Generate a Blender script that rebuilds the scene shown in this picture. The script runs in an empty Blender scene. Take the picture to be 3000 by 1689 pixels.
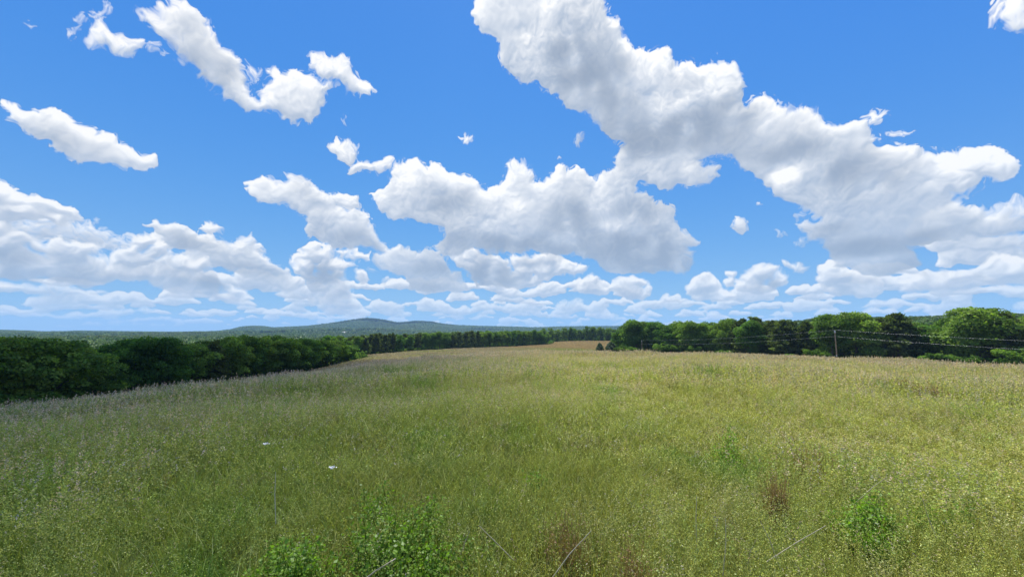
import bpy, bmesh, math, random
import numpy as np
from mathutils import Vector, Matrix

# ---------------------------------------------------------------- camera, world, sun, exposure
scene = bpy.context.scene
PITCH = math.radians(5.9); FPX = 1167.0; CX, CY = 1500.0, 844.5
cam_data = bpy.data.cameras.new('camera'); cam = bpy.data.objects.new('camera', cam_data)
scene.collection.objects.link(cam)
cam_data.sensor_width = 36.0; cam_data.lens = FPX / 3000.0 * 36.0
cam_data.clip_start = 0.05; cam_data.clip_end = 30000.0
cam.location = (0, 0, 0); cam.rotation_euler = (math.radians(90) + PITCH, 0, 0)
scene.camera = cam
EXPOSURE = 0.70; SUN_EL = 66.0; SUN_AZ = -8.0          # azimuth from +Y, positive towards +X
sd = Vector((math.sin(math.radians(SUN_AZ)) * math.cos(math.radians(SUN_EL)),
             math.cos(math.radians(SUN_AZ)) * math.cos(math.radians(SUN_EL)), math.sin(math.radians(SUN_EL))))
sun_data = bpy.data.lights.new('sun', 'SUN'); sun = bpy.data.objects.new('sun', sun_data)
scene.collection.objects.link(sun)
sun_data.energy = 5.0; sun_data.angle = math.radians(0.55); sun_data.color = (1.0, 0.965, 0.90)
sun.rotation_euler = sd.to_track_quat('Z', 'Y').to_euler()
scene.view_settings.view_transform = 'Standard'; scene.view_settings.look = 'None'
scene.view_settings.exposure = EXPOSURE; scene.view_settings.gamma = 1.0
scene.view_settings.use_curve_mapping = False
scene.render.engine = 'CYCLES'
cy = scene.cycles
cy.use_denoising = True
try: cy.denoiser = 'OPENIMAGEDENOISE'; cy.denoising_input_passes = 'RGB_ALBEDO_NORMAL'
except Exception: pass
cy.max_bounces = 7; cy.diffuse_bounces = 3; cy.glossy_bounces = 1; cy.transmission_bounces = 3
cy.volume_bounces = 1; cy.transparent_max_bounces = 8; cy.caustics_reflective = False; cy.caustics_refractive = False
cy.sample_clamp_indirect = 6.0
SKY_STRENGTH = 0.1

# ---------------------------------------------------------------- clouds (flat relief; light and shade computed into the colours of a sky image)
def px_dir(x,y):
    u=(x-CX)/FPX; v=(CY-y)/FPX
    f=math.cos(PITCH)-v*math.sin(PITCH); z=math.sin(PITCH)+v*math.cos(PITCH)
    return u,f,z
def azel(x,y):
    u,f,z=px_dir(x,y)
    return math.degrees(math.atan2(u,f)), math.degrees(math.atan2(z,math.hypot(u,f)))
PPD=15.0; AZ0,AZ1=-65.0,65.0; EL0,EL1=-1.5,54.0
CW=int((AZ1-AZ0)*PPD); CH=int((EL1-EL0)*PPD)
S7=(0,0,.5823); S8=(0,450,.5823); SM=(1000,400,.4658); SR=(1300,0,.66); SL=(2000,400,.3882)
POLY=[
(S7,[(705,70),(740,60),(800,40),(860,65),(895,30),(960,60),(995,100),(1000,145),(1070,170),(1120,230),(1170,270),(1190,340),(1195,395),(1225,430),(1250,480),(1310,500),(1330,480),(1300,455),(1325,420),(1320,370),(1295,320),(1330,330),(1365,345),(1385,400),(1420,360),(1460,340),(1500,380),(1560,420),(1600,455),(1640,440),(1665,465),(1615,500),(1620,560),(1580,590),(1530,615),(1400,590),(1420,565),(1340,550),(1240,570),(1170,530),(1110,500),(1060,440),(990,405),(940,385),(930,330),(870,280),(800,190),(790,120),(740,95)]),
(S7,[(1550,290),(1620,290),(1680,300),(1740,300),(1770,350),(1765,390),(1830,420),(1885,480),(1840,485),(1720,460),(1650,430),(1570,400),(1550,350)]),
(S7,[(430,180),(450,110),(510,85),(550,120),(600,150),(650,160),(690,185),(695,230),(630,245),(590,220),(540,205),(480,215)]),
(S7,[(0,520),(60,540),(140,570),(190,560),(190,530),(240,520),(300,545),(350,580),(400,620),(450,655),(470,690),(510,710),(550,700),(600,740),(660,770),(740,765),(790,780),(760,830),(690,860),(640,850),(560,830),(500,800),(470,830),(400,790),(320,750),(230,700),(160,660),(100,640),(80,590),(30,560)]),
(S7,[(1640,730),(1690,690),(1750,680),(1800,710),(1790,750),(1740,790),(1690,770)]),
(S7,[(1755,830),(1790,785),(1840,800),(1870,820),(1920,795),(1970,830),(1965,870),(1900,875),(1840,840),(1760,850)]),
(S8,[(-60,90),(0,125),(50,150),(140,240),(200,235),(270,255),(350,280),(400,320),(395,350),(320,355),(230,345),(130,330),(30,345),(60,410),(110,420),(160,440),(190,470),(210,510),(240,505),(235,460),(270,450),(350,455),(440,480),(470,530),(500,600),(510,660),(400,680),(250,660),(100,650),(-60,640)]),
(S8,[(690,350),(740,320),(820,335),(880,340),(950,370),(1000,420),(1040,410),(1100,440),(1160,435),(1230,450),(1245,420),(1275,405),(1310,440),(1300,480),(1330,510),(1380,560),(1440,590),(1500,630),(1480,665),(1400,670),(1300,650),(1220,620),(1180,600),(1090,580),(1080,540),(1000,480),(930,490),(860,470),(800,420),(740,370)]),
(S8,[(530,520),(640,480),(670,420),(730,400),(800,430),(850,480),(850,540),(900,520),(960,540),(1050,560),(1080,600),(1110,650),(1200,680),(1290,720),(1200,740),(1000,720),(850,700),(800,660),(740,640),(600,640),(510,620)]),
(S8,[(1000,350),(1060,318),(1110,330),(1165,360),(1110,380),(1050,380)]),
(S8,[(1290,170),(1340,145),(1430,150),(1430,110),(1465,85),(1500,100),(1560,140),(1600,190),(1660,240),(1700,290),(1760,340),(1770,300),(1830,310),(1875,340),(1870,380),(1920,430),(1960,460),(1980,500),(1900,495),(1800,495),(1700,480),(1640,460),(1560,440),(1520,420),(1530,380),(1550,340),(1490,300),(1400,270),(1310,230)]),
(S8,[(1650,225),(1720,205),(1800,210),(1810,285),(1740,290),(1680,250)]),
(S8,[(1545,430),(1590,425),(1620,450),(1690,470),(1690,540),(1740,545),(1765,590),(1740,640),(1745,690),(1560,690),(1540,640),(1470,590),(1465,540),(1510,500),(1545,490)]),
(S8,[(1580,740),(1650,700),(1730,680),(1790,720),(1830,780),(1860,810),(1580,810)]),
(S8,[(1715,500),(1780,490),(1870,520),(1870,555),(1790,550)]),
(SM,[(190,360),(260,340),(320,290),(335,190),(400,190),(430,165),(500,155),(525,230),(560,235),(570,190),(620,185),(680,230),(740,245),(810,225),(860,250),(890,310),(930,320),(940,260),(1020,245),(1040,190),(1020,150),(1060,115),(1110,105),(1140,140),(1160,230),(1170,300),(1210,270),(1290,260),(1290,200),(1320,170),(1380,180),(1420,225),(1490,210),(1550,250),(1590,300),(1620,265),(1700,240),(1740,200),(1720,150),(1770,90),(1850,40),(2000,80),(2130,140),(2230,160),(2310,215),(2390,200),(2400,255),(2250,310),(2130,330),(2000,345),(1950,310),(1890,290),(1850,380),(1900,400),(2000,450),(2040,430),(2100,480),(2140,500),(2150,560),(2190,610),(2250,600),(2280,670),(2200,680),(2210,740),(2190,850),(2080,870),(1960,880),(1850,850),(1700,840),(1570,770),(1450,745),(1300,720),(1100,740),(950,750),(850,720),(760,740),(600,720),(580,660),(640,610),(600,560),(500,530),(400,520),(290,480),(240,410)]),
(SM,[(220,780),(300,740),(380,705),(450,740),(520,710),(590,720),(650,780),(680,860),(750,850),(820,920),(810,950),(700,960),(570,970),(420,960),(400,890),(330,850),(230,820)]),
(SM,[(690,740),(800,730),(930,760),(1000,760),(1050,820),(1100,860),(1060,760),(1150,740),(1300,730),(1400,780),(1500,795),(1570,840),(1400,870),(1250,890),(1180,930),(1000,950),(850,940),(830,870),(750,830)]),
(SM,[(90,915),(120,870),(170,880),(200,920),(150,940)]),
(SM,[(1470,930),(1540,880),(1620,900),(1700,980),(1640,1010),(1500,990)]),
(SM,[(1690,960),(1760,890),(1850,890),(1940,940),(1950,1010),(1780,1010)]),
(SR,[(120,60),(180,0),(200,-90),(700,-90),(710,0),(735,80),(780,130),(790,200),(830,235),(880,230),(940,250),(970,215),(1020,225),(1055,290),(1080,300),(1130,265),(1200,265),(1300,260),(1325,340),(1315,420),(1320,490),(1370,450),(1420,455),(1460,490),(1520,530),(1570,505),(1640,505),(1690,560),(1780,555),(1850,545),(1880,570),(1900,610),(1960,630),(1900,650),(1990,650),(2060,670),(2090,720),(2000,860),(1600,860),(1490,849),(1420,790),(1330,740),(1310,690),(1240,680),(1130,700),(1050,710),(900,690),(850,660),(780,610),(740,580),(650,540),(620,500),(540,480),(520,430),(460,400),(440,360),(380,370),(340,330),(260,270),(250,200),(180,150)]),
(SR,[(2470,90),(2500,20),(2576,-20),(2640,50),(2600,130),(2500,145)]),
(SL,[(450,100),(600,0),(1400,0),(1450,90),(1560,70),(1690,90),(1750,150),(1740,190),(1850,190),(1930,150),(2050,120),(2200,110),(2350,140),(2450,210),(2540,270),(2520,320),(2380,385),(2200,390),(2030,450),(1800,500),(1690,530),(1790,500),(1900,475),(2000,510),(2100,545),(2150,600),(2230,610),(2255,660),(2200,700),(2080,740),(1800,790),(1650,830),(1750,870),(1750,920),(1790,980),(1700,1020),(1560,1045),(1400,1050),(1300,1020),(1150,990),(1130,900),(1090,840),(1090,760),(940,765),(900,710),(830,650),(800,610),(870,640),(930,590),(1060,600),(1050,540),(950,510),(850,480),(760,460),(750,400),(720,340),(650,350),(610,310)]),
(SL,[(370,1150),(420,1070),(470,1030),(570,970),(650,980),(790,1010),(820,1110),(700,1160),(560,1190),(400,1170)]),
(SL,[(690,960),(730,940),(800,980),(870,940),(950,1000),(930,1035),(820,1020)]),
(SL,[(30,1130),(60,1075),(150,1055),(230,1100),(270,1170),(400,1210),(380,1240),(100,1240),(0,1200)]),
(SL,[(280,1110),(320,1030),(390,1040),(370,1100),(310,1140)]),
(SL,[(1060,1000),(1140,970),(1200,1020),(1300,1040),(1420,1040),(1510,1090),(1500,1150),(1400,1200),(1150,1210),(1070,1120)]),
(SL,[(1630,1080),(1800,1070),(1810,1020),(1940,985),(2000,1000),(2100,1010),(2200,950),(2400,905),(2576,930),(2600,1120),(2400,1120),(2150,1130),(1880,1140),(1630,1190)]),
]
ELL=[(S7,350,120,18,32),(S7,405,60,20,22),(S7,490,55,32,28),(S7,545,25,22,30),(S7,745,250,24,28),(S7,95,85,18,14),(S7,870,310,30,10),(S7,790,290,25,10),(S7,1240,340,35,40),(S7,2345,695,45,24),(S7,1725,600,20,14),
(S8,570,430,28,28),(S8,490,470,20,28),(S8,435,362,22,16),(S8,1870,590,35,15),(S8,1930,640,35,25),
(SR,1900,535,42,28),(SR,2005,582,25,15),(SR,590,620,36,20),(SR,100,615,42,22),(SR,490,697,18,10),(SR,2455,70,25,40),
(SM,2515,565,38,45),(SM,1340,128,25,14),
(SL,845,565,50,34),(SL,430,680,45,48),(SL,650,745,42,28),(SL,860,800,75,42),(SL,565,495,25,18),(SL,1710,895,45,35),(SL,830,640,35,15)]
DARK=[(SR,1010,480,110,38,-1.5),(SR,1560,760,90,40,-.9),(SR,880,400,70,60,-.5),(SR,1210,360,70,70,-.6),(SR,430,110,90,80,-.6),(SR,1000,740,150,50,-1.0),(SR,1420,540,60,60,-.6),(SR,1700,580,80,40,-.6),(SR,360,260,60,60,-.4),(SL,780,260,120,60,-1.0),(SL,1000,640,110,40,-.8),(SL,1750,600,200,50,-.8),(SL,2150,240,200,60,-.6),(SL,1400,940,200,35,-1.0),(SM,1720,560,90,35,-1.6),(SM,1860,600,50,35,-1.6),(SM,1680,670,60,45,-1.2),(SM,1380,650,70,60,-1.0),(SM,1600,440,60,50,-.8),(SM,430,270,80,80,-.5),(SM,800,280,90,50,-.5),(SM,1120,400,90,90,-.5),(SM,2100,640,60,80,-.6),(SR,560,240,110,90,1.0),(SR,640,330,120,60,.7),(SR,1000,590,290,75,1.35),(SR,700,360,120,80,.5),(SR,820,480,90,60,.7),
(SL,1230,210,140,90,1.0),(SL,800,130,260,80,.7),(SL,1520,330,160,90,.5),(SL,1350,850,260,45,1.3),(SL,1800,780,300,45,.6),(SL,1650,990,150,50,1.3),(SL,1050,700,150,50,.5),
(SM,1080,690,260,55,1.3),(SM,1450,560,140,130,1.1),(SM,1800,700,260,90,1.4),(SM,2050,820,150,60,1.2),(SM,700,380,160,90,.6),(SM,1880,480,120,80,.6),(SM,560,830,90,40,.8),(SM,500,940,110,30,1.2),(SM,920,880,170,80,1.2),(SM,1200,800,110,30,.8),(SM,800,640,160,50,.5),
(S7,1060,340,80,40,.8),(S7,380,690,90,60,.4),(S8,900,440,90,28,1.0),(S8,1270,590,100,24,1.1),(S8,1020,640,90,30,1.2),(S8,1650,630,90,60,1.0),(S8,1790,430,110,40,.6),(S8,90,590,110,50,1.0),(S8,330,610,110,40,.6),(SL,690,1110,90,30,.8)]  # hand-placed shade spots painted into the clouds; negative weights brighten
def gblur(a,sx,sy=None):
    sy=sy or sx
    F=np.fft.rfft2(a)
    ky=np.fft.fftfreq(a.shape[0])[:,None]; kx=np.fft.rfftfreq(a.shape[1])[None,:]
    F*=np.exp(-2*(math.pi**2)*((ky*sy)**2+(kx*sx)**2))
    return np.fft.irfft2(F,s=a.shape).astype(np.float32)
def fill_poly(M,pts):
    P=np.array(pts); y0=max(0,int(P[:,1].min())); y1=min(CH-1,int(P[:,1].max())+1)
    Q=np.roll(P,-1,0)
    for r in range(y0,y1+1):
        yy=r+.5
        c=((P[:,1]<=yy)&(Q[:,1]>yy))|((Q[:,1]<=yy)&(P[:,1]>yy))
        if not c.any(): continue
        xs=np.sort(P[c,0]+(yy-P[c,1])/(Q[c,1]-P[c,1])*(Q[c,0]-P[c,0]))
        for a,b in zip(xs[::2],xs[1::2]):
            a=max(0,int(round(a))); b=min(CW,int(round(b)))
            if b>a: M[r,a:b]=1
def to_map(s,x,y):
    a,e=azel(s[0]+x*s[2],s[1]+y*s[2])
    return (a-AZ0)*PPD,(e-EL0)*PPD
def densify(pts):
    out=[]
    for a,b in zip(pts,pts[1:]+pts[:1]):
        n=max(1,int(math.hypot(b[0]-a[0],b[1]-a[1])/30))
        out+=[(a[0]+(b[0]-a[0])*i/n,a[1]+(b[1]-a[1])*i/n) for i in range(n)]
    return out
def tile(rng,n,d,k0,k1):
    """periodic band-limited noise block n x n x d, returned with unit deviation"""
    w=rng.standard_normal((d,n,n)).astype(np.float32)
    F=np.fft.rfftn(w)
    kz=np.fft.fftfreq(d)[:,None,None]*d*(n/96.0)*1.0; ky=np.fft.fftfreq(n)[None,:,None]*n; kx=np.fft.rfftfreq(n)[None,None,:]*n
    k=np.sqrt(kx**2+ky**2+(kz*1.2)**2)
    F*=np.exp(-((k-k0)/(k1-k0))**2)
    t=np.fft.irfftn(F,s=w.shape).astype(np.float32)
    return t/t.std()
def samp(t,X,Y):
    n=t.shape[0]
    xi=np.floor(X).astype(np.int32); yi=np.floor(Y).astype(np.int32); fx=(X-xi).astype(np.float32); fy=(Y-yi).astype(np.float32)
    x0=xi%n; x1=(xi+1)%n; y0=(yi%n)*n; y1=((yi+1)%n)*n; t=t.ravel()
    a=t[y0+x0]; a+=(t[y0+x1]-a)*fx
    b=t[y1+x0]; b+=(t[y1+x1]-b)*fx
    return a+(b-a)*fy
BACK={6,8,12,13,14,17,18,19,20,24,26,27,28,29}
def puffs(rng,n,cells):
    """periodic tile of rounded bulges (1 on the crown of a bulge, 0 in the creases)"""
    c=n/cells
    py=(np.arange(cells)[:,None]+rng.uniform(.0,1,(cells,cells)))*c; px=(np.arange(cells)[None,:]+rng.uniform(.0,1,(cells,cells)))*c
    rr=rng.uniform(.75,1.2,(cells,cells))
    gy,gx=np.mgrid[0:n,0:n]
    iy=(gy/c).astype(int); ix=(gx/c).astype(int); best=np.full((n,n),9.0)
    for a in (-1,0,1):
        for b in (-1,0,1):
            jy=iy+a; jx=ix+b; my=jy%cells; mx=jx%cells
            dy=py[my,mx]+(jy-my)*c-gy; dx=px[my,mx]+(jx-mx)*c-gx
            best=np.minimum(best,(dx*dx+dy*dy)/(c*c*rr[my,mx]))
    return np.sqrt(np.clip(1.15-best,0,1.15)).astype(np.float32)
def shift(a,dx,dy):
    gy,gx=np.mgrid[0:a.shape[0],0:a.shape[1]].astype(np.float32)
    X=np.clip(gx+dx,0,a.shape[1]-1.01); Y=np.clip(gy+dy,0,a.shape[0]-1.01)
    xi=X.astype(np.int32); yi=Y.astype(np.int32); fx=X-xi; fy=Y-yi
    return (a[yi,xi]*(1-fx)+a[yi,xi+1]*fx)*(1-fy)+(a[yi+1,xi]*(1-fx)+a[yi+1,xi+1]*fx)*fy
def lit_layer(T,M20,small,gx,gy,dark,seed):
    """relief of rounded lumps on the cloud's thickness T, lit from above; thick parts keep the light out"""
    rng=np.random.default_rng(seed)
    g=[tile(rng,256,1,k,k*1.8)[0] for k in (4,9,20)]
    wx=np.zeros_like(gx); wy=np.zeros_like(gx)
    for t,f,a in ((g[0],.22,7.0),(g[1],.35,4.0),(g[2],.5,2.2)):
        wx+=samp(t,gx*f,gy*f)*a; wy+=samp(t,gx*f+91,gy*f+37)*a
    sc=1-.62*small                                             # far clouds have finer lumps
    T=shift(T,wx*.8*sc,wy*.8*sc)
    X=gx+wx; Y=gy*1.06+wy
    P=[puffs(rng,256,8),puffs(rng,256,12),puffs(rng,256,16),puffs(rng,256,22),puffs(rng,256,30)]
    # lump diameters in pixels: 60, 28, 14, 7.5, 4
    L=[(P[0],32/58.,.32),(P[1],21.3/29.,.26),(P[2],16/14.5,.15),(P[3],11.6/8.,.10),(P[4],8.5/4.6,.065)]
    wisp=np.clip(samp(g[0],gx*.3+13,gy*.3)*.5+.4,0,1)
    n=0; H=0
    for q,(t,f,a) in enumerate(L):
        s_=samp(t,X*f,Y*f)
        wgt=a if q>1 else a*(1-(.9,.55)[q]*small)
        n=n+wgt*(s_-.62); H=H+wgt*s_
    fib=samp(g[2],X*.9,Y*.9)*.5+samp(g[2],X*2.1+40,Y*2.1)*.35
    rag=np.clip(1.15-M20*1.25,0,1)*np.clip(1-small*1.5,0,1)
    wisp=np.clip(wisp+.35*rag+.5*(seed==41)*np.clip((760-gx)/200,0,1)*np.clip((gy-330)/80,0,1),0,1)
    f=T-.40+n*(.80 if seed==41 else 1.15 if seed==31 else .75)+fib*(.04+.07*wisp+.09*rag)
    f=np.where(T<.12,-1,f)
    A=np.clip(f*(4.6-3.3*wisp),0,1); A=1-(1-A)**1.6
    thick=np.clip(f,0,1.2)
    # relief in pixels; the soft core shows only broad lumps, the rims show the fine ones
    rim=np.exp(-np.clip(gblur(T,6)-.45,0,2)*3.4)
    patch=np.clip(samp(g[0],gx*.16+70,gy*.19+20)*.6+.5,0,1)     # some cores are soft, some are cottony
    fine=np.clip(rim+.15+.6*patch,0,1)
    body=np.sqrt(np.clip(T-.2,0,2))
    big=26*body*(1-.5*small)+38*H*(1-.45*small)
    def lambert(R,hard):
        Ry,Rx=np.gradient(R*hard)
        nz=1/np.sqrt(1+Rx*Rx+Ry*Ry)
        return np.clip((Rx*.30-Ry*.80+.50)*nz+.14,0,1.25)
    s1=3.2*(1-.5*small.mean())
    sm=np.clip(small*1.4,0,1)
    Ra=gblur(big,9)*(1-sm)+gblur(big,4)*sm; Rb=gblur(big,3.2)*(1-sm)+gblur(big,1.8)*sm; Rc=gblur(big,1.0)
    lam=.26*lambert(Ra,1.6)+.36*lambert(Rb,1.5)+.38*(fine*lambert(Rc,1.05)+(1-fine)*(.8*lambert(Rb,1.0)+.1))
    cav=np.clip((gblur(big,11)-Rb)/9.0,-1,1)
    lam=lam*(1-.42*np.clip(cav,0,1))+.16*np.clip(-cav,0,1)
    tau=np.zeros_like(T); cur=np.zeros(T.shape[1],np.float32); q=gblur(thick*A,5)
    for r in range(T.shape[0]-1,-1,-1):
        tau[r]=cur
        cur=cur*(1-.009-.02*small[r,0]-(.10 if seed<31 else 0))+q[r]
        cur=.8*cur+.1*np.roll(cur,1)+.1*np.roll(cur,-1)
        cur=.7*cur+.3*np.roll(cur,1)
    trans=np.exp(-tau*((.026+.06*small) if seed>30 else .36))
    thinlit=np.exp(-gblur(thick,3)*2.4)
    lo_=samp(g[0],gx*.12,gy*.15+30)*.5+samp(g[1],gx*.14+60,gy*.17)*.35   # noise for soft grey patches, shade put into the colour
    shadow=dark*1.35+np.clip(lo_+.1,0,2)*.42*np.clip(M20*1.2-.15,0,1)
    sun=(lam*(.22+.78*trans)*1.0+.08*trans)*np.exp(-shadow)+.36*thinlit*(.45+.55*trans)*np.exp(-dark*.4)
    sun=np.clip(sun,0,1.2)
    bri=.79+.21*np.exp(-np.maximum(shadow,0)*.9)
    # wisps and billows too fine for the relief
    fb=samp(g[1],X*.42,Y*.5)*.5+samp(g[2],X*.55,Y*.6)*.38+samp(g[2],X*1.15+9,Y*1.25)*.24
    fb2=np.clip(fb-.15,-1.1,1.4)*(.35+.65*fine)
    sun=np.clip(sun*(1+.20*fb2)+.035*fb2,0,1.2)
    col=np.array([.455,.565,.745],np.float32)*(bri*(.92+.08*trans))[...,None]+np.array([.72,.615,.44],np.float32)*(sun*1.12)[...,None]
    return np.minimum(col,1.08),A
def make_clouds():
    MF=np.zeros((CH,CW),np.float32); MB=MF.copy()
    for i,(s,pts) in enumerate(POLY):
        fill_poly(MB if i in BACK else MF,[to_map(s,*p) for p in densify(pts)])
    gy,gx=np.mgrid[0:CH,0:CW].astype(np.float32)
    el=gy/PPD+EL0
    thin=np.zeros_like(MF)
    for s,x,y,rx,ry in ELL:
        cx,cy=to_map(s,x,y); k=s[2]/FPX*57.3*PPD*.9
        d=((gx-cx)/(rx*k))**2+((gy-cy)/(ry*k))**2
        thin=np.maximum(thin,np.clip(1.25-d,0,1))
    dark=np.zeros_like(MF)
    for s,x,y,rx,ry,w in DARK:
        cx,cy=to_map(s,x,y); k=s[2]/FPX*57.3*PPD
        d=((gx-cx)/(rx*k))**2+((gy-cy)/(ry*k))**2
        dark+=w*(1 if w>0 else .62)*np.exp(-d*.9)
    r_=np.random.default_rng(77); dt=tile(r_,192,1,4,9)[0]
    dark*=np.clip(1+.5*samp(dt,gx*.5,gy*.5),.1,2)
    small=np.clip(1-el/14,0,1)
    def domes(e0,e1,n,seed,keep=lambda a,e:True):
        """rows of small far cumulus: rounded tops on flat bases, smaller and flatter towards the horizon"""
        r=np.random.default_rng(seed); T=np.zeros_like(MF)
        for _ in range(n):
            a=r.uniform(AZ0,AZ1); e=r.uniform(e0,e1)
            if not keep(a,e): continue
            w=(.7+.40*e)*r.uniform(.45,1.35); h=w*r.uniform(.32,.62)*(.75+.02*e)
            for q in range(3):
                ww=w*(1,.55,.5)[q]; hh=h*(.8,1.15,1.0)[q]; aa=a+(0,-.35,.4)[q]*w*r.uniform(.3,1.3)
                x=(aa-AZ0)*PPD; y=(e-EL0)*PPD; x0=max(0,int(x-ww*PPD-2)); x1=min(CW,int(x+ww*PPD+2)); y0=max(0,int(y-hh*PPD*.35)); y1=min(CH,int(y+hh*PPD*1.3+2))
                if x1<=x0 or y1<=y0: continue
                dx=(gx[y0:y1,x0:x1]-x)/(ww*PPD); dy=(gy[y0:y1,x0:x1]-y)/(hh*PPD); dy=np.where(dy<0,dy*4.5,dy)
                T[y0:y1,x0:x1]=np.maximum(T[y0:y1,x0:x1],.86*np.sqrt(np.clip(1-dx*dx-dy*dy,0,1)))
        return T
    out=None
    side=lambda a,e:(a<-20 or a>42)
    gap=lambda a,e:not (20<a<42 and e>4.2)
    layers=((domes(.2,1.9,240,61),None,21),(domes(1.6,3.6,165,62),None,22),(domes(3.2,6.0,82,63,gap),None,23),(domes(5.8,9.5,34,64,side),None,24),(MB,None,31),(MF,thin,41))
    for M,th,seed in layers:
        B3=gblur(M,2); B8=gblur(M,7); B20=gblur(M,18); B45=gblur(M,40)
        T=.52*B3+.24*B8+.20*B20+.13*B45*B20
        if seed<31: T=gblur(M,1.2); B20=B20*.6
        if seed==31: T=T*(1+.26*samp(dt,gx*.9+33,gy*1.3+9))-.03
        if th is not None: T=np.maximum(T,gblur(th,3.0)*.455)
        col,A=lit_layer(T,B20,small,gx,gy,dark*(0 if seed<31 else 1),seed)
        air=np.exp(-np.clip(el,0,90)/(4.5 if seed<41 else 6))[...,None]
        air=np.clip(air+(.10 if seed<23 else 0),0,1)
        col=col*(1-.55*air)+np.array([.52,.68,.88])*(.55*air)  # distance haze painted into the low clouds as a pale blue tint
        A=A*(1-.3*air[...,0])*np.clip((el+.6)/1.6,0,1)
        if out is None: C=col*A[...,None]; AA=A
        else:
            C=C*(1-A[...,None])+col*A[...,None]; AA=AA*(1-A)+A
        out=1
    C=C/np.maximum(AA,1e-4)[...,None]
    return C.astype(np.float32),AA.astype(np.float32)
def make_world():
    col, A = make_clouds()
    img = bpy.data.images.new('cloud_cover', CW, CH, alpha=True, float_buffer=True)
    img.colorspace_settings.name = 'Non-Color'; img.alpha_mode = 'CHANNEL_PACKED'
    px = np.concatenate([col, A[..., None]], 2).astype(np.float32)
    img.pixels.foreach_set(px.ravel()); img.update(); img.pack()
    w = bpy.data.worlds.new('World'); scene.world = w; w.use_nodes = True
    nt = w.node_tree; N = nt.nodes; L = nt.links; N.clear()
    out = N.new('ShaderNodeOutputWorld'); bg = N.new('ShaderNodeBackground'); bg.inputs['Strength'].default_value = SKY_STRENGTH
    sky = N.new('ShaderNodeTexSky'); sky.sky_type = 'NISHITA'; sky.sun_disc = False
    sky.sun_elevation = math.radians(SUN_EL); sky.sun_rotation = math.radians(SUN_AZ)
    sky.air_density = 1.0; sky.dust_density = 0.1; sky.ozone_density = 3.0; sky.altitude = 300
    tc = N.new('ShaderNodeTexCoord'); sp = N.new('ShaderNodeSeparateXYZ')
    L.new(tc.outputs['Generated'], sp.inputs[0])
    def math_(op, a, b=None):
        n = N.new('ShaderNodeMath'); n.operation = op
        for i, v in enumerate((a, b)):
            if v is None: continue
            if isinstance(v, (int, float)): n.inputs[i].default_value = v
            else: L.new(v, n.inputs[i])
        return n.outputs[0]
    az = math_('ARCTAN2', sp.outputs[0], sp.outputs[1]); el = math_('ARCSINE', sp.outputs[2])
    az0, az1, e0, e1 = [math.radians(v) for v in (AZ0, AZ1, EL0, EL1)]
    u = math_('DIVIDE', math_('SUBTRACT', az, az0), az1 - az0)
    v = math_('MAXIMUM', math_('DIVIDE', math_('SUBTRACT', el, e0), e1 - e0), 0.002)
    cb = N.new('ShaderNodeCombineXYZ'); L.new(u, cb.inputs[0]); L.new(v, cb.inputs[1])
    it = N.new('ShaderNodeTexImage'); it.image = img; it.extension = 'MIRROR'; it.interpolation = 'Linear'
    L.new(cb.outputs[0], it.inputs['Vector'])
    hs = N.new('ShaderNodeHueSaturation'); hs.inputs['Saturation'].default_value = SKY_SAT; hs.inputs['Value'].default_value = SKY_VAL
    L.new(sky.outputs[0], hs.inputs['Color'])
    # the photograph rolls off the bright sky near the horizon: a soft shoulder for each channel
    ke = SKY_STRENGTH * 2 ** EXPOSURE
    def vm(op, a, c3):
        n = N.new('ShaderNodeVectorMath'); n.operation = op; L.new(a, n.inputs[0])
        if isinstance(c3, tuple): n.inputs[1].default_value = c3
        else: L.new(c3, n.inputs[1])
        return n.outputs[0]
    num = vm('MULTIPLY', hs.outputs[0], SHOULDER_A)
    den = vm('ADD', vm('MULTIPLY', hs.outputs[0], tuple(v * ke for v in SHOULDER_B)), (1, 1, 1))
    skyc = vm('DIVIDE', num, den)
    sc = N.new('ShaderNodeVectorMath'); sc.operation = 'SCALE'; sc.inputs['Scale'].default_value = .96 * 2 ** -EXPOSURE / SKY_STRENGTH
    L.new(it.outputs['Color'], sc.inputs[0])
    mx = N.new('ShaderNodeMix'); mx.data_type = 'RGBA'
    L.new(it.outputs['Alpha'], mx.inputs['Factor']); L.new(skyc, mx.inputs['A']); L.new(sc.outputs[0], mx.inputs['B'])
    L.new(mx.outputs['Result'], bg.inputs['Color']); L.new(bg.outputs[0], out.inputs[0])
    w.cycles.sampling_method = 'MANUAL'; w.cycles.sample_map_resolution = 512
SKY_SAT = 1.28; SKY_VAL = 1.25 * 2 ** (.45 - EXPOSURE); SHOULDER_A = (.92, 1.408, 6.26); SHOULDER_B = (2.05, 1.78, 6.5)
make_world()

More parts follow.
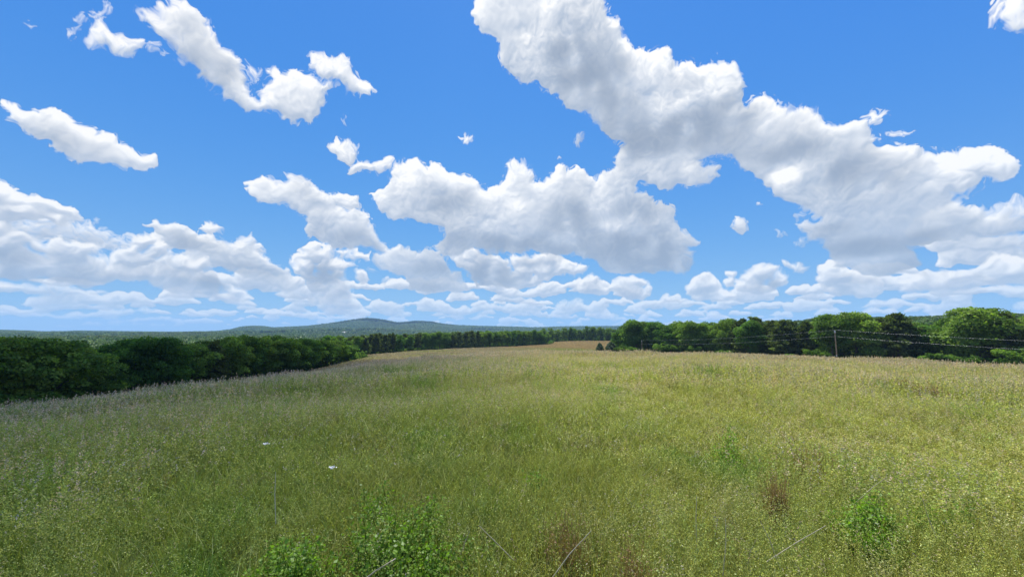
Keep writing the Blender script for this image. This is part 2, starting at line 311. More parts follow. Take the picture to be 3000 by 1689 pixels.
# ---------------------------------------------------------------- helpers
rnd = random.Random(5); RNG = np.random.default_rng(5)
def link(o, parent=None):
    scene.collection.objects.link(o)
    if parent is not None: o.parent = parent
    return o
def tag(o, label=None, cat=None, group=None, kind=None):
    if label: o['label'] = label
    if cat: o['category'] = cat
    if group: o['group'] = group
    if kind: o['kind'] = kind
    return o
def empty(name, loc):
    o = bpy.data.objects.new(name, None); o.location = loc; o.empty_display_size = .5
    return link(o)
def mesh_np(name, V, F, mat=None, tint=None, part=None, smooth=False):
    """V (n,3), F (m,k) all faces of k corners; tint per face (m,3); part per face (m,)"""
    V = np.asarray(V, np.float32); F = np.asarray(F, np.int32); k = F.shape[1]
    me = bpy.data.meshes.new(name)
    me.vertices.add(len(V)); me.vertices.foreach_set('co', V.ravel())
    me.loops.add(F.size); me.loops.foreach_set('vertex_index', F.ravel())
    me.polygons.add(len(F)); me.polygons.foreach_set('loop_start', np.arange(0, F.size, k, dtype=np.int32))
    me.update(calc_edges=True)
    if smooth: me.polygons.foreach_set('use_smooth', np.ones(len(F), bool))
    if tint is not None:
        a = me.attributes.new('tint', 'FLOAT_COLOR', 'FACE')
        c = np.ones((len(F), 4), np.float32); c[:, :3] = tint; a.data.foreach_set('color', c.ravel())
    if part is not None:
        a = me.attributes.new('part', 'FLOAT', 'FACE'); a.data.foreach_set('value', np.asarray(part, np.float32))
    if mat: me.materials.append(mat)
    me.validate()
    return me
def obj(name, me, parent=None, loc=(0, 0, 0)):
    o = bpy.data.objects.new(name, me); o.location = loc
    return link(o, parent)
class Geo:
    """collects quads, keeps a tint and a part number for each"""
    def __init__(s): s.V = []; s.F = []; s.T = []; s.P = []; s.n = 0
    def quads(s, Q, tint, part=0):
        Q = np.asarray(Q, np.float32).reshape(-1, 4, 3); m = len(Q)
        s.V.append(Q.reshape(-1, 3)); s.F.append(np.arange(m * 4).reshape(m, 4) + s.n); s.n += m * 4
        t = np.asarray(tint, np.float32)
        s.T.append(np.broadcast_to(t, (m, 3))); s.P.append(np.full(m, part, np.float32))
    def tube(s, pts, rad, sides=7, tint=(1, 1, 1), part=0):
        pts = [Vector(p) for p in pts]; rings = []
        for i, p in enumerate(pts):
            d = (pts[min(i + 1, len(pts) - 1)] - pts[max(i - 1, 0)]).normalized()
            a = d.orthogonal().normalized() if abs(d.z) < .9 else Vector((1, 0, 0)).cross(d).normalized()
            b = d.cross(a); r = rad[i] if hasattr(rad, '__len__') else rad
            rings.append([p + (a * math.cos(2 * math.pi * j / sides) + b * math.sin(2 * math.pi * j / sides)) * r for j in range(sides)])
        V = np.array([v[:] for r in rings for v in r]); F = []
        for i in range(len(pts) - 1):
            for j in range(sides):
                k = (j + 1) % sides; F.append((i * sides + j, i * sides + k, (i + 1) * sides + k, (i + 1) * sides + j))
        s.V.append(V); s.F.append(np.array(F) + s.n); s.n += len(V)
        s.T.append(np.broadcast_to(np.array(tint, np.float32), (len(F), 3))); s.P.append(np.full(len(F), part, np.float32))
    def box(s, c, d, tint=(1, 1, 1)):
        x, y, z = c; a, b, h = d[0] / 2, d[1] / 2, d[2] / 2
        P = [(x + i * a, y + j * b, z + k * h) for i in (-1, 1) for j in (-1, 1) for k in (-1, 1)]
        for f in ((0, 1, 3, 2), (4, 6, 7, 5), (0, 4, 5, 1), (2, 3, 7, 6), (0, 2, 6, 4), (1, 5, 7, 3)):
            s.quads([P[i] for i in f], tint)
    def mesh(s, name, mat, smooth=False):
        return mesh_np(name, np.concatenate(s.V), np.concatenate(s.F), mat, np.concatenate(s.T), np.concatenate(s.P), smooth)

# ---------------------------------------------------------------- materials
def new_mat(name):
    m = bpy.data.materials.new(name); m.use_nodes = True; nt = m.node_tree; nt.nodes.clear()
    return m, nt.nodes, nt.links
def mixc(N, L, f, a, b, mode='MIX'):
    n = N.new('ShaderNodeMix'); n.data_type = 'RGBA'; n.blend_type = mode
    for k, v in (('Factor', f), ('A', a), ('B', b)):
        if isinstance(v, (int, float)): n.inputs[k].default_value = v
        elif isinstance(v, tuple): n.inputs[k].default_value = (*v, 1)
        else: L.new(v, n.inputs[k])
    return n.outputs['Result']
def noise(N, L, vec, scale, detail=3, rough=.5):
    n = N.new('ShaderNodeTexNoise'); n.inputs['Scale'].default_value = scale
    n.inputs['Detail'].default_value = detail; n.inputs['Roughness'].default_value = rough
    L.new(vec, n.inputs['Vector']); return n.outputs['Fac']
def ramp(N, L, fac, a, b):
    n = N.new('ShaderNodeMapRange'); n.inputs['From Min'].default_value = a; n.inputs['From Max'].default_value = b
    L.new(fac, n.inputs['Value']); return n.outputs[0]
def attr(N, name):
    n = N.new('ShaderNodeAttribute'); n.attribute_name = name; return n
def m2(N, L, op, a, b):
    n = N.new('ShaderNodeMath'); n.operation = op
    for i, v in enumerate((a, b)):
        if isinstance(v, (int, float)): n.inputs[i].default_value = v
        else: L.new(v, n.inputs[i])
    return n.outputs[0]
def leaf_mat(name, c1, c2, trans=.32, gloss=.06, spread=.5):
    """c1 to c2 per tree, tint per leaf"""
    m, N, L = new_mat(name)
    oi = N.new('ShaderNodeObjectInfo'); g = N.new('ShaderNodeNewGeometry')
    base = mixc(N, L, oi.outputs['Random'], c1, c2)
    t = attr(N, 'tint')
    base = mixc(N, L, 1.0, base, t.outputs['Color'], 'MULTIPLY')
    nz = noise(N, L, g.outputs['Position'], .12, 2)
    k = N.new('ShaderNodeHueSaturation'); L.new(base, k.inputs['Color'])
    L.new(ramp(N, L, nz, .3, .7), k.inputs['Value']); k.inputs['Value'].default_value = 1
    mr = N.new('ShaderNodeMapRange'); L.new(nz, mr.inputs['Value']); mr.inputs['From Min'].default_value = .3; mr.inputs['From Max'].default_value = .7
    mr.inputs['To Min'].default_value = 1 - spread / 2; mr.inputs['To Max'].default_value = 1 + spread / 2
    L.new(mr.outputs[0], k.inputs['Value'])
    df = N.new('ShaderNodeBsdfDiffuse'); tr = N.new('ShaderNodeBsdfTranslucent'); gl = N.new('ShaderNodeBsdfGlossy')
    gl.inputs['Roughness'].default_value = .45; gl.inputs['Color'].default_value = (.8, .85, .8, 1)
    L.new(k.outputs[0], df.inputs['Color'])
    tc = mixc(N, L, 1.0, k.outputs[0], (1.35, 1.55, .5), 'MULTIPLY'); L.new(tc, tr.inputs['Color'])
    a = N.new('ShaderNodeMixShader'); a.inputs[0].default_value = trans; L.new(df.outputs[0], a.inputs[1]); L.new(tr.outputs[0], a.inputs[2])
    b = N.new('ShaderNodeMixShader'); b.inputs[0].default_value = gloss; L.new(a.outputs[0], b.inputs[1]); L.new(gl.outputs[0], b.inputs[2])
    o = N.new('ShaderNodeOutputMaterial'); L.new(b.outputs[0], o.inputs[0])
    return m
def plain_mat(name, col, col2=None, scale=3, rough=.8, use_tint=False, metallic=0, stretch=None):
    m, N, L = new_mat(name)
    tc = N.new('ShaderNodeTexCoord'); mp = N.new('ShaderNodeMapping'); L.new(tc.outputs['Object'], mp.inputs[0])
    if stretch: mp.inputs['Scale'].default_value = stretch
    n = noise(N, L, mp.outputs[0], scale, 5, .6)
    c = mixc(N, L, ramp(N, L, n, .3, .7), col, col2 or tuple(v * .7 for v in col))
    if use_tint: c = mixc(N, L, 1.0, c, attr(N, 'tint').outputs['Color'], 'MULTIPLY')
    p = N.new('ShaderNodeBsdfPrincipled'); L.new(c, p.inputs['Base Color']); p.inputs['Roughness'].default_value = rough
    p.inputs['Metallic'].default_value = metallic
    bp = N.new('ShaderNodeBump'); bp.inputs['Strength'].default_value = .4; L.new(n, bp.inputs['Height']); L.new(bp.outputs[0], p.inputs['Normal'])
    o = N.new('ShaderNodeOutputMaterial'); L.new(p.outputs[0], o.inputs[0])
    return m
MAT = {}
MAT['broadleaf'] = leaf_mat('broadleaf_foliage', (.066, .145, .024), (.155, .235, .042), trans=.42, gloss=.006)
MAT['lime'] = leaf_mat('lime_foliage', (.12, .20, .03), (.14, .22, .035))
MAT['pine'] = leaf_mat('pine_needles', (.080, .110, .040), (.112, .145, .052), trans=.32, gloss=.0)
MAT['cedar'] = leaf_mat('cedar_foliage', (.055, .088, .040), (.065, .100, .044), trans=.25, gloss=.02)
MAT['shrub'] = leaf_mat('shrub_foliage', (.085, .16, .028), (.12, .20, .035), trans=.4, gloss=0)
MAT['far'] = leaf_mat('far_foliage', (.055, .105, .028), (.095, .150, .040), trans=.3, gloss=0.02, spread=.5)
MAT['weed'] = leaf_mat('weed_leaves', (.15, .27, .035), (.20, .33, .05), trans=.42, gloss=.02)
MAT['bark'] = plain_mat('bark', (.11, .09, .07), (.05, .042, .035), 2.5, .9, stretch=(4, 4, .6))
MAT['pole'] = plain_mat('weathered_pole_wood', (.34, .25, .15), (.22, .16, .10), 3, .85, stretch=(5, 5, .5))
MAT['metal'] = plain_mat('galvanised_metal', (.55, .56, .57), (.42, .43, .44), 6, .45, metallic=.6)
MAT['wire'] = plain_mat('aluminium_wire', (.48, .49, .48), (.42, .43, .42), 2, .4, metallic=.4)
MAT['white'] = plain_mat('white_painted_boards', (.78, .78, .75), (.70, .70, .68), 2, .6)
MAT['roof'] = plain_mat('grey_roofing', (.30, .30, .31), (.22, .22, .23), 2, .6)
MAT['glass'] = plain_mat('dark_window', (.04, .05, .06), None, 2, .15)
MAT['straw'] = plain_mat('dead_straw', (.62, .55, .40), (.48, .41, .28), 8, .8)
MAT['petal'] = plain_mat('white_petals', (.82, .82, .78), (.74, .75, .70), 8, .7)
MAT['rust'] = leaf_mat('rusty_grass', (.27, .165, .085), (.30, .19, .10), trans=.25, gloss=.02)
MAT['insulator'] = plain_mat('grey_porcelain', (.45, .45, .46), None, 3, .3)

def far_field_colour(N, L, sep, n1, n2):
    """what grows beyond the crest: pale lavender-tan grass, a ripe brown strip, a green swale, yellow-green patches"""
    x, y = sep.outputs[0], sep.outputs[1]
    f = mixc(N, L, ramp(N, L, n1, .50, .60), (.35, .30, .19), (.30, .32, .10))
    f = mixc(N, L, m2(N, L, 'MULTIPLY', ramp(N, L, n2, .3, .7), .45), f, (.30, .25, .16))
    gf = m2(N, L, 'MULTIPLY', m2(N, L, 'MULTIPLY', ramp(N, L, y, 215.0, 240.0), ramp(N, L, y, 330.0, 300.0)), m2(N, L, 'MULTIPLY', ramp(N, L, x, -12.0, 30.0), .75))
    f = mixc(N, L, gf, f, (.26, .30, .09))
    ripe = ramp(N, L, m2(N, L, 'ADD', y, m2(N, L, 'MULTIPLY', x, .9)), 330.0, 350.0)
    return mixc(N, L, m2(N, L, 'MULTIPLY', ripe, .9), f, (.38, .275, .16))
def grass_mat():
    """blade, stem and seed-head colours; they drift over the field with the plants that grow there"""
    m, N, L = new_mat('field_grass')
    g = N.new('ShaderNodeNewGeometry'); pos = g.outputs['Position']
    t = attr(N, 'tint'); p = attr(N, 'part')
    sep = N.new('ShaderNodeSeparateXYZ'); L.new(pos, sep.inputs[0])
    n1 = noise(N, L, pos, .10, 4, .55); n2 = noise(N, L, pos, .55, 3, .6); n3 = noise(N, L, pos, .045, 2, .5)
    x = ramp(N, L, m2(N, L, 'ADD', sep.outputs[0], m2(N, L, 'MULTIPLY', n3, 20.0)), -12.0, 17.0)      # green to the west, ripe to the east
    l0 = N.new('ShaderNodeVectorMath'); l0.operation = 'LENGTH'; L.new(pos, l0.inputs[0]); ln0 = l0.outputs['Value']
    lush = m2(N, L, 'ADD', m2(N, L, 'MULTIPLY', n1, .9), m2(N, L, 'MULTIPLY', n2, .5))
    lush = ramp(N, L, lush, .55, .88)
    blade = mixc(N, L, lush, (.165, .235, .055), (.105, .245, .038))
    blade = mixc(N, L, m2(N, L, 'MULTIPLY', x, .7), blade, (.36, .34, .085))
    n4 = noise(N, L, pos, .9, 4, .62); n5 = noise(N, L, pos, .33, 4, .6)
    dry = ramp(N, L, n4, .56, .70); wet = ramp(N, L, n5, .55, .68)
    blade = mixc(N, L, m2(N, L, 'MULTIPLY', dry, .75), blade, (.23, .19, .10))
    blade = mixc(N, L, m2(N, L, 'MULTIPLY', wet, .7), blade, (.075, .20, .022))
    seed = mixc(N, L, x, (.32, .31, .235), (.56, .50, .23))
    seed = mixc(N, L, ramp(N, L, m2(N, L, 'ADD', n2, m2(N, L, 'MULTIPLY', ramp(N, L, ln0, 45.0, 10.0), .25)), .42, .72), seed, mixc(N, L, x, (.24, .34, .10), (.45, .48, .13)))
    seed = mixc(N, L, m2(N, L, 'MULTIPLY', dry, .8), seed, mixc(N, L, x, (.27, .235, .21), (.40, .31, .22)))
    seed = mixc(N, L, m2(N, L, 'MULTIPLY', wet, .7), seed, (.17, .32, .06))
    stem = mixc(N, L, x, (.19, .25, .075), (.36, .37, .11))
    c = mixc(N, L, ramp(N, L, p.outputs['Fac'], .5, .6), blade, stem)
    c = mixc(N, L, ramp(N, L, p.outputs['Fac'], 1.5, 1.6), c, seed)
    c = mixc(N, L, ramp(N, L, p.outputs['Fac'], 2.5, 2.6), c, mixc(N, L, x, (.50, .41, .37), (.50, .41, .30)))
    ln = N.new('ShaderNodeVectorMath'); ln.operation = 'LENGTH'; L.new(pos, ln.inputs[0])
    nf = noise(N, L, pos, .018, 5, .6)
    c = mixc(N, L, m2(N, L, 'MULTIPLY', ramp(N, L, ln.outputs['Value'], 95.0, 150.0), .8), c, far_field_colour(N, L, sep, nf, n2))
    c = mixc(N, L, 1.0, c, t.outputs['Color'], 'MULTIPLY')
    df = N.new('ShaderNodeBsdfDiffuse'); tr = N.new('ShaderNodeBsdfTranslucent'); gl = N.new('ShaderNodeBsdfGlossy')
    gl.inputs['Roughness'].default_value = .4; gl.inputs['Color'].default_value = (.9, .9, .85, 1)
    L.new(c, df.inputs['Color']); L.new(mixc(N, L, 1.0, c, (1.2, 1.25, .7), 'MULTIPLY'), tr.inputs['Color'])
    a = N.new('ShaderNodeMixShader'); a.inputs[0].default_value = .38; L.new(df.outputs[0], a.inputs[1]); L.new(tr.outputs[0], a.inputs[2])
    b = N.new('ShaderNodeMixShader'); b.inputs[0].default_value = .012; L.new(a.outputs[0], b.inputs[1]); L.new(gl.outputs[0], b.inputs[2])
    o = N.new('ShaderNodeOutputMaterial'); L.new(b.outputs[0], o.inputs[0])
    return m
MAT['grass'] = grass_mat()

# ---------------------------------------------------------------- terrain
EYE = 3.1                                             # the camera stands on a knoll of the field
KN_R = np.array([100, 130, 180, 250, 350, 500, 800, 1500, 3000, 9000.])
TAB = {                                               # az: (curvature of the knoll, heights at KN_R)
 -60: (.00160, (-17, -18, -20, -23, -26, -28, -30, -30, -30, -30)),
 -51: (.00156, (-17, -18.5, -21, -23, -26, -28, -30, -30, -30, -30)),
 -40: (.00133, (-15.5, -18, -20.5, -22, -25, -28, -30, -30, -30, -30)),
 -30: (.00110, (-13, -16.2, -18.8, -21.5, -24, -28, -30, -30, -30, -30)),
 -26: (.00103, (-12, -14.7, -17.4, -20.4, -23, -27, -30, -30, -30, -30)),
 -20: (.00072, (-9.0, -10.6, -13.3, -16, -20, -25, -30, -32, -32, -30)),
 -10: (.00049, (-8.3, -10.2, -12.7, -15.0, -16.2, -20, -27, -30, -30, -30)),
 0: (.000345, (-7.0, -9.3, -12.2, -14.7, -15.8, -18, -26, -30, -30, -30)),
 10: (.000345, (-7.0, -9.3, -12.2, -14.3, -14.3, -13.4, -20, -28, -30, -30)),
 18: (.00034, (-7.0, -9.3, -12.5, -15.4, -16.5, -16, -10, -12, -30, -30)),
 30: (.00033, (-7.0, -9.3, -12.3, -15.2, -14.5, -9, 1, 1, -30, -30)),
 40: (.00036, (-7.3, -9.5, -12.4, -14, -12, -7, 4, 5, -30, -30)),
 52: (.00037, (-7.4, -9.7, -12.8, -14.5, -12, -7, 6, 6, -30, -30)),
 65: (.0004, (-7.4, -9.4, -12, -13, -12, -8, 0, 0, -30, -30)),
}
RR = np.geomspace(1.0, 9000.0, 420); AA = np.arange(-180, 180.01, 1.0)
def terrain_table():
    keys = sorted(TAB); K = []
    for a in keys:
        k, hs = TAB[a]
        r0 = np.array([1, 10, 20, 30, 40, 50, 60, 70, 80, 90.]); crest = math.sqrt(2.3 / k)
        r0 = r0[r0 < crest * 1.25]
        if r0[-1] > 92: r0 = r0[:-1]
        r = np.concatenate([r0, KN_R]); z = np.concatenate([-EYE - k * r0 ** 2, hs])
        K.append(np.interp(np.log(RR), np.log(r), z))
    K = np.array(K)
    aa = np.concatenate([[-180], keys, [180]]); mid = .5 * (K[0] + K[-1]); K = np.vstack([mid[None], K, mid[None]])
    Z = np.array([np.interp(AA, aa, K[:, i]) for i in range(len(RR))]).T          # (AA, RR)
    def sm(Z, n, ax):
        for _ in range(n):
            P = np.concatenate([np.take(Z, [0], ax), Z, np.take(Z, [-1], ax)], ax); m = Z.shape[ax]
            Z = .25 * np.take(P, range(m), ax) + .5 * Z + .25 * np.take(P, range(2, m + 2), ax)
        return Z
    near = RR < 75
    Z0 = sm(Z, 14, 0)
    Z1 = sm(Z0, 18, 1)
    w = np.clip((np.log(RR) - math.log(45)) / (math.log(80) - math.log(45)), 0, 1)[None]
    return Z0 * (1 - w) + Z1 * w
ZT = terrain_table()
NT1 = tile(np.random.default_rng(3), 256, 1, 3, 7)[0]; NT2 = tile(np.random.default_rng(4), 256, 1, 8, 20)[0]
SKYL = np.array([(-200, 962), (0, 969), (80, 971), (115, 974), (190, 973), (230, 971), (450, 974), (560, 976), (600, 973), (640, 971), (680, 966), (705, 959), (740, 956), (770, 957), (800, 961), (900, 956), (960, 949), (1000, 943), (1040, 936), (1075, 933), (1110, 936), (1150, 943), (1165, 946), (1200, 943), (1230, 941), (1260, 943), (1300, 950), (1330, 953), (1400, 956), (1500, 958), (1560, 960), (1620, 958), (1700, 957), (1900, 956), (2300, 956), (3000, 956), (3300, 960)], float)
_u = (SKYL[:, 0] - CX) / FPX; _v = (CY - SKYL[:, 1]) / FPX
_f = math.cos(PITCH) - _v * math.sin(PITCH); _z = math.sin(PITCH) + _v * math.cos(PITCH)
SK_AZ = np.degrees(np.arctan2(_u, _f)); SK_SL = _z / np.hypot(_u, _f)
def hgt(x, y):
    x = np.asarray(x, float); y = np.asarray(y, float)
    r = np.clip(np.hypot(x, y), 1.0, 8999); az = np.degrees(np.arctan2(x, y))
    a = np.clip(az + 180, 0, 359.999); ai = a.astype(int); af = a - ai
    q = np.log(r) / math.log(9000) * (len(RR) - 1); qi = np.clip(q.astype(int), 0, len(RR) - 2); qf = q - qi
    z = (ZT[ai, qi] * (1 - qf) + ZT[ai, qi + 1] * qf) * (1 - af) + (ZT[ai + 1, qi] * (1 - qf) + ZT[ai + 1, qi + 1] * qf) * af
    far = np.clip((r - 500) / 900, 0, 1)
    nz = samp(NT1, x / 22.0 + 900, y / 22.0 + 900); n2 = samp(NT2, x / 9.0 + 900, y / 9.0 + 900)
    z = z + far * (2.2 * nz + .9 * n2)
    # the long hill on the horizon with its wooded spurs
    top = 4300 * np.interp(az, SK_AZ, SK_SL) - 10
    ridge = np.where((az > -42) & (az < 14), 1.0, .65)
    prof = np.exp(-((np.clip(4300 - r, 0, 9e3)) / 900.0) ** 2) * np.where(r > 4300, np.exp(-((r - 4300) / 1500.0) ** 2), 1)
    spur = np.clip(samp(NT1, az * 1.5 + 300, r / 110.0 + 300) * .5 + .5, 0, 1.3)
    prof = prof * (.75 + .25 * np.clip(spur, 0, 1)) + prof * (1 - prof) * .3 * spur
    prof = np.where(r > 4150, np.maximum(prof, np.exp(-((r - 4300) / 1500.0) ** 2)), prof)
    z = z + np.clip(top - z, -40, 400) * np.clip(prof, 0, 1)
    # low knoll with the hillside meadow
    kx, ky = 2500 * math.sin(math.radians(-21.3)), 2500 * math.cos(math.radians(-21.3))
    z = z + 24 * np.exp(-((x - kx) ** 2 + (y - ky) ** 2) / 330.0 ** 2)
    return z
def ray(px, py):
    u = (px - CX) / FPX; v = (CY - py) / FPX
    return u, math.cos(PITCH) - v * math.sin(PITCH), math.sin(PITCH) + v * math.cos(PITCH)
def on_plane(px, py, h):
    """where the line of sight through a photo point meets height h over the knoll's ground"""
    u, f, z = ray(px, py); t = 6.0
    for _ in range(12):
        g = float(hgt(u * t, f * t)) + h; t = g / z if z < -1e-3 else t
    return u * t, f * t, z * t

MEADOW = (2430 * math.sin(math.radians(-21.6)), 2430 * math.cos(math.radians(-21.6)))
FIELD = [(-84, -400), (-84, 60), (-83, 215), (-74, 226), (-104, 288), (-96, 300), (42, 412), (52, 508), (124, 508), (68, 268), (116, 156), (152, 132), (196, 104), (300, -20), (300, -400)]
def in_poly(x, y, P):
    x = np.asarray(x); y = np.asarray(y); c = np.zeros(x.shape, bool); n = len(P)
    for i in range(n):
        x1, y1 = P[i]; x2, y2 = P[(i + 1) % n]
        if y1 == y2: continue
        c ^= ((y1 > y) != (y2 > y)) & (x < (x2 - x1) * (y - y1) / (y2 - y1) + x1)
    return c

def build_ground():
    az = np.concatenate([np.arange(-180, -66, 3.0), np.arange(-66, 66.01, .4), np.arange(69, 180, 3.0)])
    rr = np.concatenate([[0.6], np.geomspace(1.2, 8990, 330)])
    A, R = np.meshgrid(np.radians(az), rr, indexing='ij'); X = R * np.sin(A); Y = R * np.cos(A); Z = hgt(X, Y)
    n, m = A.shape; V = np.stack([X, Y, Z], -1).reshape(-1, 3)
    i = np.arange(n)[:, None]; j = np.arange(m - 1)[None]; i2 = (i + 1) % n
    F = np.stack([i * m + j, i * m + j + 1, i2 * m + j + 1, i2 * m + j], -1).reshape(-1, 4)
    mt, N, L = new_mat('field_and_forest_soil')
    opn = in_poly(X.ravel(), Y.ravel(), FIELD).astype(np.float32)
    g = N.new('ShaderNodeNewGeometry'); pos = g.outputs['Position']
    n1 = noise(N, L, pos, .018, 5, .6); n2 = noise(N, L, pos, .4, 5, .7); n3 = noise(N, L, pos, 6.0, 4, .7)
    sep = N.new('ShaderNodeSeparateXYZ'); L.new(pos, sep.inputs[0])
    ln = N.new('ShaderNodeVectorMath'); ln.operation = 'LENGTH'; L.new(pos, ln.inputs[0]); r = ln.outputs['Value']
    near = mixc(N, L, ramp(N, L, n3, .3, .7), (.060, .075, .025), (.11, .10, .05))
    field = far_field_colour(N, L, sep, n1, n2)
    c = mixc(N, L, ramp(N, L, r, 90.0, 170.0), near, field)
    c = mixc(N, L, attr(N, 'open').outputs['Fac'], (.035, .050, .018), c)
    p = N.new('ShaderNodeBsdfDiffuse'); L.new(c, p.inputs['Color'])
    bp = N.new('ShaderNodeBump'); bp.inputs['Strength'].default_value = .6; bp.inputs['Distance'].default_value = .3
    L.new(n2, bp.inputs['Height']); L.new(bp.outputs[0], p.inputs['Normal'])
    o = N.new('ShaderNodeOutputMaterial'); L.new(p.outputs[0], o.inputs[0])
    gm = mesh_np('ground', V, F, mt, smooth=True)
    at = gm.attributes.new('open', 'FLOAT', 'POINT'); at.data.foreach_set('value', opn)
    gnd = obj('ground', gm); tag(gnd, kind='structure')
    # the pale hillside meadow, a sheet lying on the knoll
    mx, my = MEADOW; a = np.linspace(0, 2 * math.pi, 41)[:-1]; rad = np.linspace(0.02, 1, 14)
    A, R = np.meshgrid(a, rad, indexing='ij'); wob = 1 + .18 * np.sin(3 * A + 1) + .1 * np.sin(5 * A)
    X = mx + R * wob * 120 * np.cos(A); Y = my + R * wob * 130 * np.sin(A) * 1.0; Z = hgt(X, Y) + 1.2
    n, m = A.shape; i = np.arange(n)[:, None]; j = np.arange(m - 1)[None]; i2 = (i + 1) % n
    F = np.stack([i * m + j, i * m + j + 1, i2 * m + j + 1, i2 * m + j], -1).reshape(-1, 4)
    md = obj('meadow', mesh_np('meadow', np.stack([X, Y, Z], -1).reshape(-1, 3), F, plain_mat('meadow_turf', (.25, .33, .11), (.20, .28, .09), .02, .95), smooth=True))
    tag(md, kind='structure')
build_ground()

# ---------------------------------------------------------------- trees
def rot_quads(C, size, rng, elong=1.0, up=0.0, normal=None, curl=.25):
    """leaf-sized faces round the points C, tilted at random (leaning to a normal when given), slightly folded"""
    n = len(C)
    d = rng.normal(size=(n, 3)); 
    if normal is not None: d = d * .55 + normal
    d[:, 2] += up; d /= np.linalg.norm(d, axis=1)[:, None] + 1e-9
    a = np.cross(d, rng.normal(size=(n, 3))); a /= np.linalg.norm(a, axis=1)[:, None] + 1e-9
    b = np.cross(d, a); s = (size * rng.uniform(.6, 1.35, n))[:, None]
    a *= s * elong; b *= s
    return np.stack([C - a * .5, C + b * .5 - d * s * curl, C + a * .5, C - b * .5 - d * s * curl * .6], 1)
def crown_broad(seed, leaves, size, lobes=60, squat=1.0, skirt=.1):
    rng = np.random.default_rng(seed); g = Geo()
    cz = .5 + skirt * .5; rz = 1 - cz - .02; rx = .40 * squat
    L = []
    while len(L) < lobes:
        d = rng.normal(size=3); d /= np.linalg.norm(d)
        q = rng.uniform(.35, .88); z = cz + d[2] * rz * q
        wid = (1.0 if z > cz else 1 / max(.45, math.sqrt(d[0] ** 2 + d[1] ** 2)) * (1 - .28 * ((cz - z) / rz))) * rng.uniform(.8, 1.08)
        L.append((d[0] * rx * q * wid, d[1] * rx * q * wid, z, rng.uniform(.085, .16)))
    L = np.array(L)
    tn = rng.uniform(.70, 1.35, len(L))
    w = L[:, 3] ** 2; idx = rng.choice(len(L), leaves, p=w / w.sum())
    d = rng.normal(size=(leaves, 3)); d[:, 2] = np.where(rng.random(leaves) < .78, np.abs(d[:, 2]), d[:, 2]); d /= np.linalg.norm(d, axis=1)[:, None]
    rad = L[idx, 3] * rng.uniform(.72, 1.1, leaves)
    P = L[idx, :3] + d * rad[:, None] * np.array([1.1, 1.1, .8])
    P[:, 2] = np.clip(P[:, 2], .015, 1.0)
    P[:, 2] = P[:, 2] * (1.0 / np.quantile(P[:, 2], .998))
    Q = rot_quads(P, size, rng, 1.25, .25, d * .8)
    t = tn[idx] * rng.uniform(.75, 1.25, leaves); hue = rng.uniform(-.12, .12, leaves) + (tn[idx] - 1) * .25
    g.quads(Q, np.stack([t * (1 + hue), t, t * (1 - hue * .5)], 1))
    return g
def crown_pine(seed, n, size, low=.2, wide=.27):
    rng = np.random.default_rng(seed); g = Geo(); Ps = []; T = []
    whorl = 15
    for k in range(whorl):
        z = low + (.96 - low) * (k / (whorl - 1)) ** .9
        R = wide * max(0, 1 - ((z - low) / (1 - low)) ** 1.35) ** .8 * rng.uniform(.72, 1.12) + .035
        nb = 7 if k < whorl - 3 else 4
        for b in range(nb):
            a = 2 * math.pi * (b + rng.uniform(0, 1)) / nb; r = R * rng.uniform(.6, 1.15); dr = rng.uniform(-.02, .05); tt = rng.uniform(.7, 1.3)
            m = int(n / (whorl * 6.2)); s = rng.uniform(.25, 1, m) ** .7
            p = np.stack([np.cos(a) * r * s, np.sin(a) * r * s, z + dr * s], 1) + rng.normal(size=(m, 3)) * np.array([.028, .028, .014])
            Ps.append(p); T.append(np.full(m, tt))
    P = np.concatenate(Ps); T = np.concatenate(T); P[:, 2] = np.maximum(P[:, 2], .01)
    Q = rot_quads(P, size, rng, 1.9, .3)
    t = T * rng.uniform(.7, 1.3, len(P)); g.quads(Q, np.stack([t * 1.02, t, t * .95], 1))
    return g
def crown_cone(seed, n, size, wide=.33, low=.0):
    rng = np.random.default_rng(seed); g = Geo()
    z = rng.random(n) ** 1.35; a = rng.uniform(0, 2 * math.pi, n)
    prof = wide * np.clip(1 - z ** 1.6, 0, 1) ** .6 * np.clip(z * 4 + .7, 0, 1) * (1 + .18 * np.sin(a * 5 + z * 17) + .1 * np.sin(a * 9 - z * 31))
    r = prof * rng.uniform(.55, 1.06, n) ** .6
    P = np.stack([np.cos(a) * r, np.sin(a) * r, low + z * (1 - low)], 1)
    nr = np.stack([np.cos(a), np.sin(a), np.full(n, .5)], 1)
    t = rng.uniform(.65, 1.35, n); g.quads(rot_quads(P, size, rng, 1.6, .3, nr * .5), np.stack([t, t, t], 1))
    return g
def trunk_geo(seed, h=.72, r=.022, limbs=8, spread=.25):
    rng = random.Random(seed); g = Geo()
    pts = [(0, 0, -.05)]; x = y = 0
    for k in range(1, 7): x += rng.uniform(-.008, .008); y += rng.uniform(-.008, .008); pts.append((x, y, h * k / 6))
    g.tube(pts, [r * 1.35, r, r * .9, r * .78, r * .62, r * .42, r * .2], 8)
    for k in range(limbs):
        q = rng.uniform(.25, .9); i = min(5, int(q * 6)); p = Vector(pts[i]).lerp(Vector(pts[i + 1]), q * 6 - i)
        a = rng.uniform(0, 6.28); s = spread * rng.uniform(.6, 1) * (1.1 - q * .6); e = p + Vector((math.cos(a) * s, math.sin(a) * s, rng.uniform(.08, .2)))
        g.tube([p, p.lerp(e, .5) + Vector((0, 0, .02)), e], [r * .45 * (1.1 - q * .5), r * .3, r * .1], 5)
    return g
